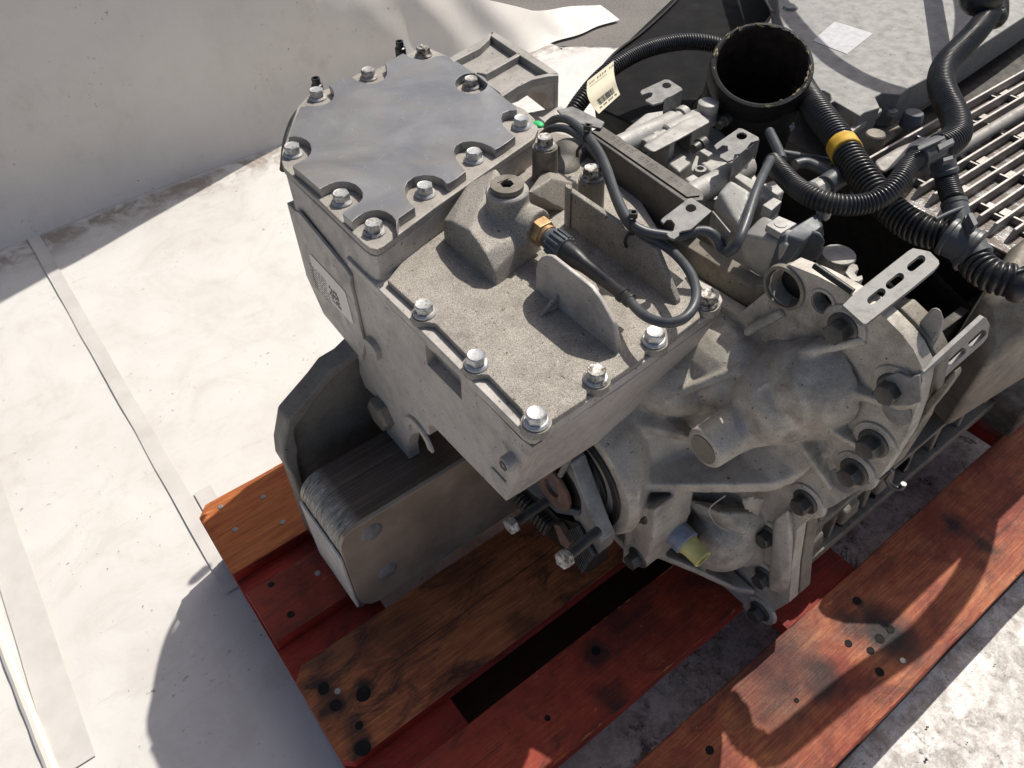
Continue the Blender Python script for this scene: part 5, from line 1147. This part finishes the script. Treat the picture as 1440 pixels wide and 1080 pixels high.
def tie(label, c, z, ax, r):
    t = thing('cable_tie', label, 'cable tie', PZ(*c, z), 'black cable ties')
    p = PZ(*c, z); lathe('loop', p - ax * .0028, ax, [(0, r), (.0002, r + .0013), (.0054, r + .0013), (.0056, r)], M['black'], t, 24)
    u, v, w = frame(ax); e = V(0, 0, 1); h = p + e * (r + .002)
    bm = bmesh.new(); f = w.cross(e).normalized()
    add_prism(bm, [h - w * .004 - f * .004, h + w * .004 - f * .004, h + w * .004 + f * .004, h - w * .004 + f * .004], e * .005, [[h - w * .002 - f * .0022, h + w * .002 - f * .0022, h + w * .002 + f * .0022, h - w * .002 + f * .0022]])
    finish(bm, 'head', M['black'], t, bevel=.0004); return t
t1 = tie('black cable tie holding the two cables on top of the wall rib', (889, 317), .523, V(.6, -.6, 0).normalized(), .0082)
tube('tail', pz([(889, 322), (882, 332), (879, 340), (881, 347)], [.52, .515, .508, .50]), .0018, M['black'], t1, 8)
t2 = tie('black cable tie round the cables beside the left end of the black strip', (826, 194), .519, V(.5, -.8, 0).normalized(), .0085)
tube('tail', pz([(820, 202), (812, 212), (812, 222)], [.51, .50, .49]), .0018, M['black'], t2, 8)
t3 = thing('cable_tie', 'black cable tie with a looped tail at the lower right of the flange', 'cable tie', PX(1245, 670, .54), 'black cable ties')
tube('loop', [PX(x, y, X) for x, y, X in ((1222, 664, .53), (1238, 671, .53), (1252, 660, .535), (1246, 672, .54), (1254, 684, .545), (1266, 687, .55), (1271, 680, .55))], .0028, M['black'], t3, 8)
box('head', tuple(PX(1246, 664, .535) - V(.004, .005, .004)), tuple(PX(1246, 664, .535) + V(.006, .005, .004)), M['black'], t3, .0008)
# ---- small plugs and leads in the shade right of the pipe
lead = thing('plug_lead', 'dark grey right-angle plug and leads below the rubber pipe', 'plug', PZ(1150, 240, .47))
tube('lead', pz([(1100, 216), (1130, 221), (1170, 229)], .46), .005, M['cable'], lead, 10)
tube('lead', pz([(1118, 232), (1134, 229), (1160, 240), (1176, 250)], .468), .0062, M['joint'], lead, 12)
cyl('plug_body', PZ(1160, 262, .468), PZ(1186, 244, .470), .0125, M['joint'], lead, lip=False)
lathe('ribbed_cap', PZ(1140, 272, .462), PZ(1172, 255, .466) - PZ(1140, 272, .462), [(0, .010), (.004, .0125), (.028, .0125)], M['valve'], lead, 12, smooth=10)
tube('branch_lead', pz([(1082, 185), (1094, 210), (1100, 226)], .50), .0055, M['cable'], lead, 10)
cr_ = thing('striped_wire', 'thin ribbed wire sleeve with a blue end in the shadow under the pipe', 'wire', PZ(1112, 170, .45))
corrugated('sleeve', pz([(1108, 150), (1110, 165), (1106, 182)], .45), .0042, M['black'], cr_, .004)
cyl('blue_end', PZ(1110, 168, .452), PZ(1112, 180, .452), .0046, M['blue'], cr_, lip=False)
# ================================================================ loose grit and oil crumbs on the sheet
random.seed(31); bm = bmesh.new()
def crumb(x, y, s):
    c = V(x, y, FZ + .0035); n_ = random.randint(4, 6); a0 = random.uniform(0, 6)
    ring_ = [c + V(math.cos(a0 + 6.283 * k / n_) * s * random.uniform(.5, 1.2), math.sin(a0 + 6.283 * k / n_) * s * random.uniform(.4, 1), 0) for k in range(n_)]
    t = bm.verts.new(c + V(0, 0, s * .5)); vs = [bm.verts.new(p) for p in ring_]
    for k in range(n_): bm.faces.new((vs[k], vs[(k + 1) % n_], t))
for k in range(900):
    x = random.uniform(.2, 1.5); y = random.uniform(-.6, .2)
    if noise.noise(V(x * 9, y * 9, 2)) > -.1: crumb(x, y, random.uniform(.0005, .0021) * (1 if random.random() < .95 else 1.6))
for k in range(70):
    x, y = random.gauss(-.13, .09), random.gauss(.85, .22); crumb(x, y, random.uniform(.0005, .0013))
M['grit'] = plain('grit', (0.05, 0.042, 0.035), 0.7, 0, 0.4, 200)
tag(finish(bm, 'grit', M['grit'], None, smooth=None), 'dark grit and oil crumbs scattered over the white sheet', 'grit', kind='stuff')
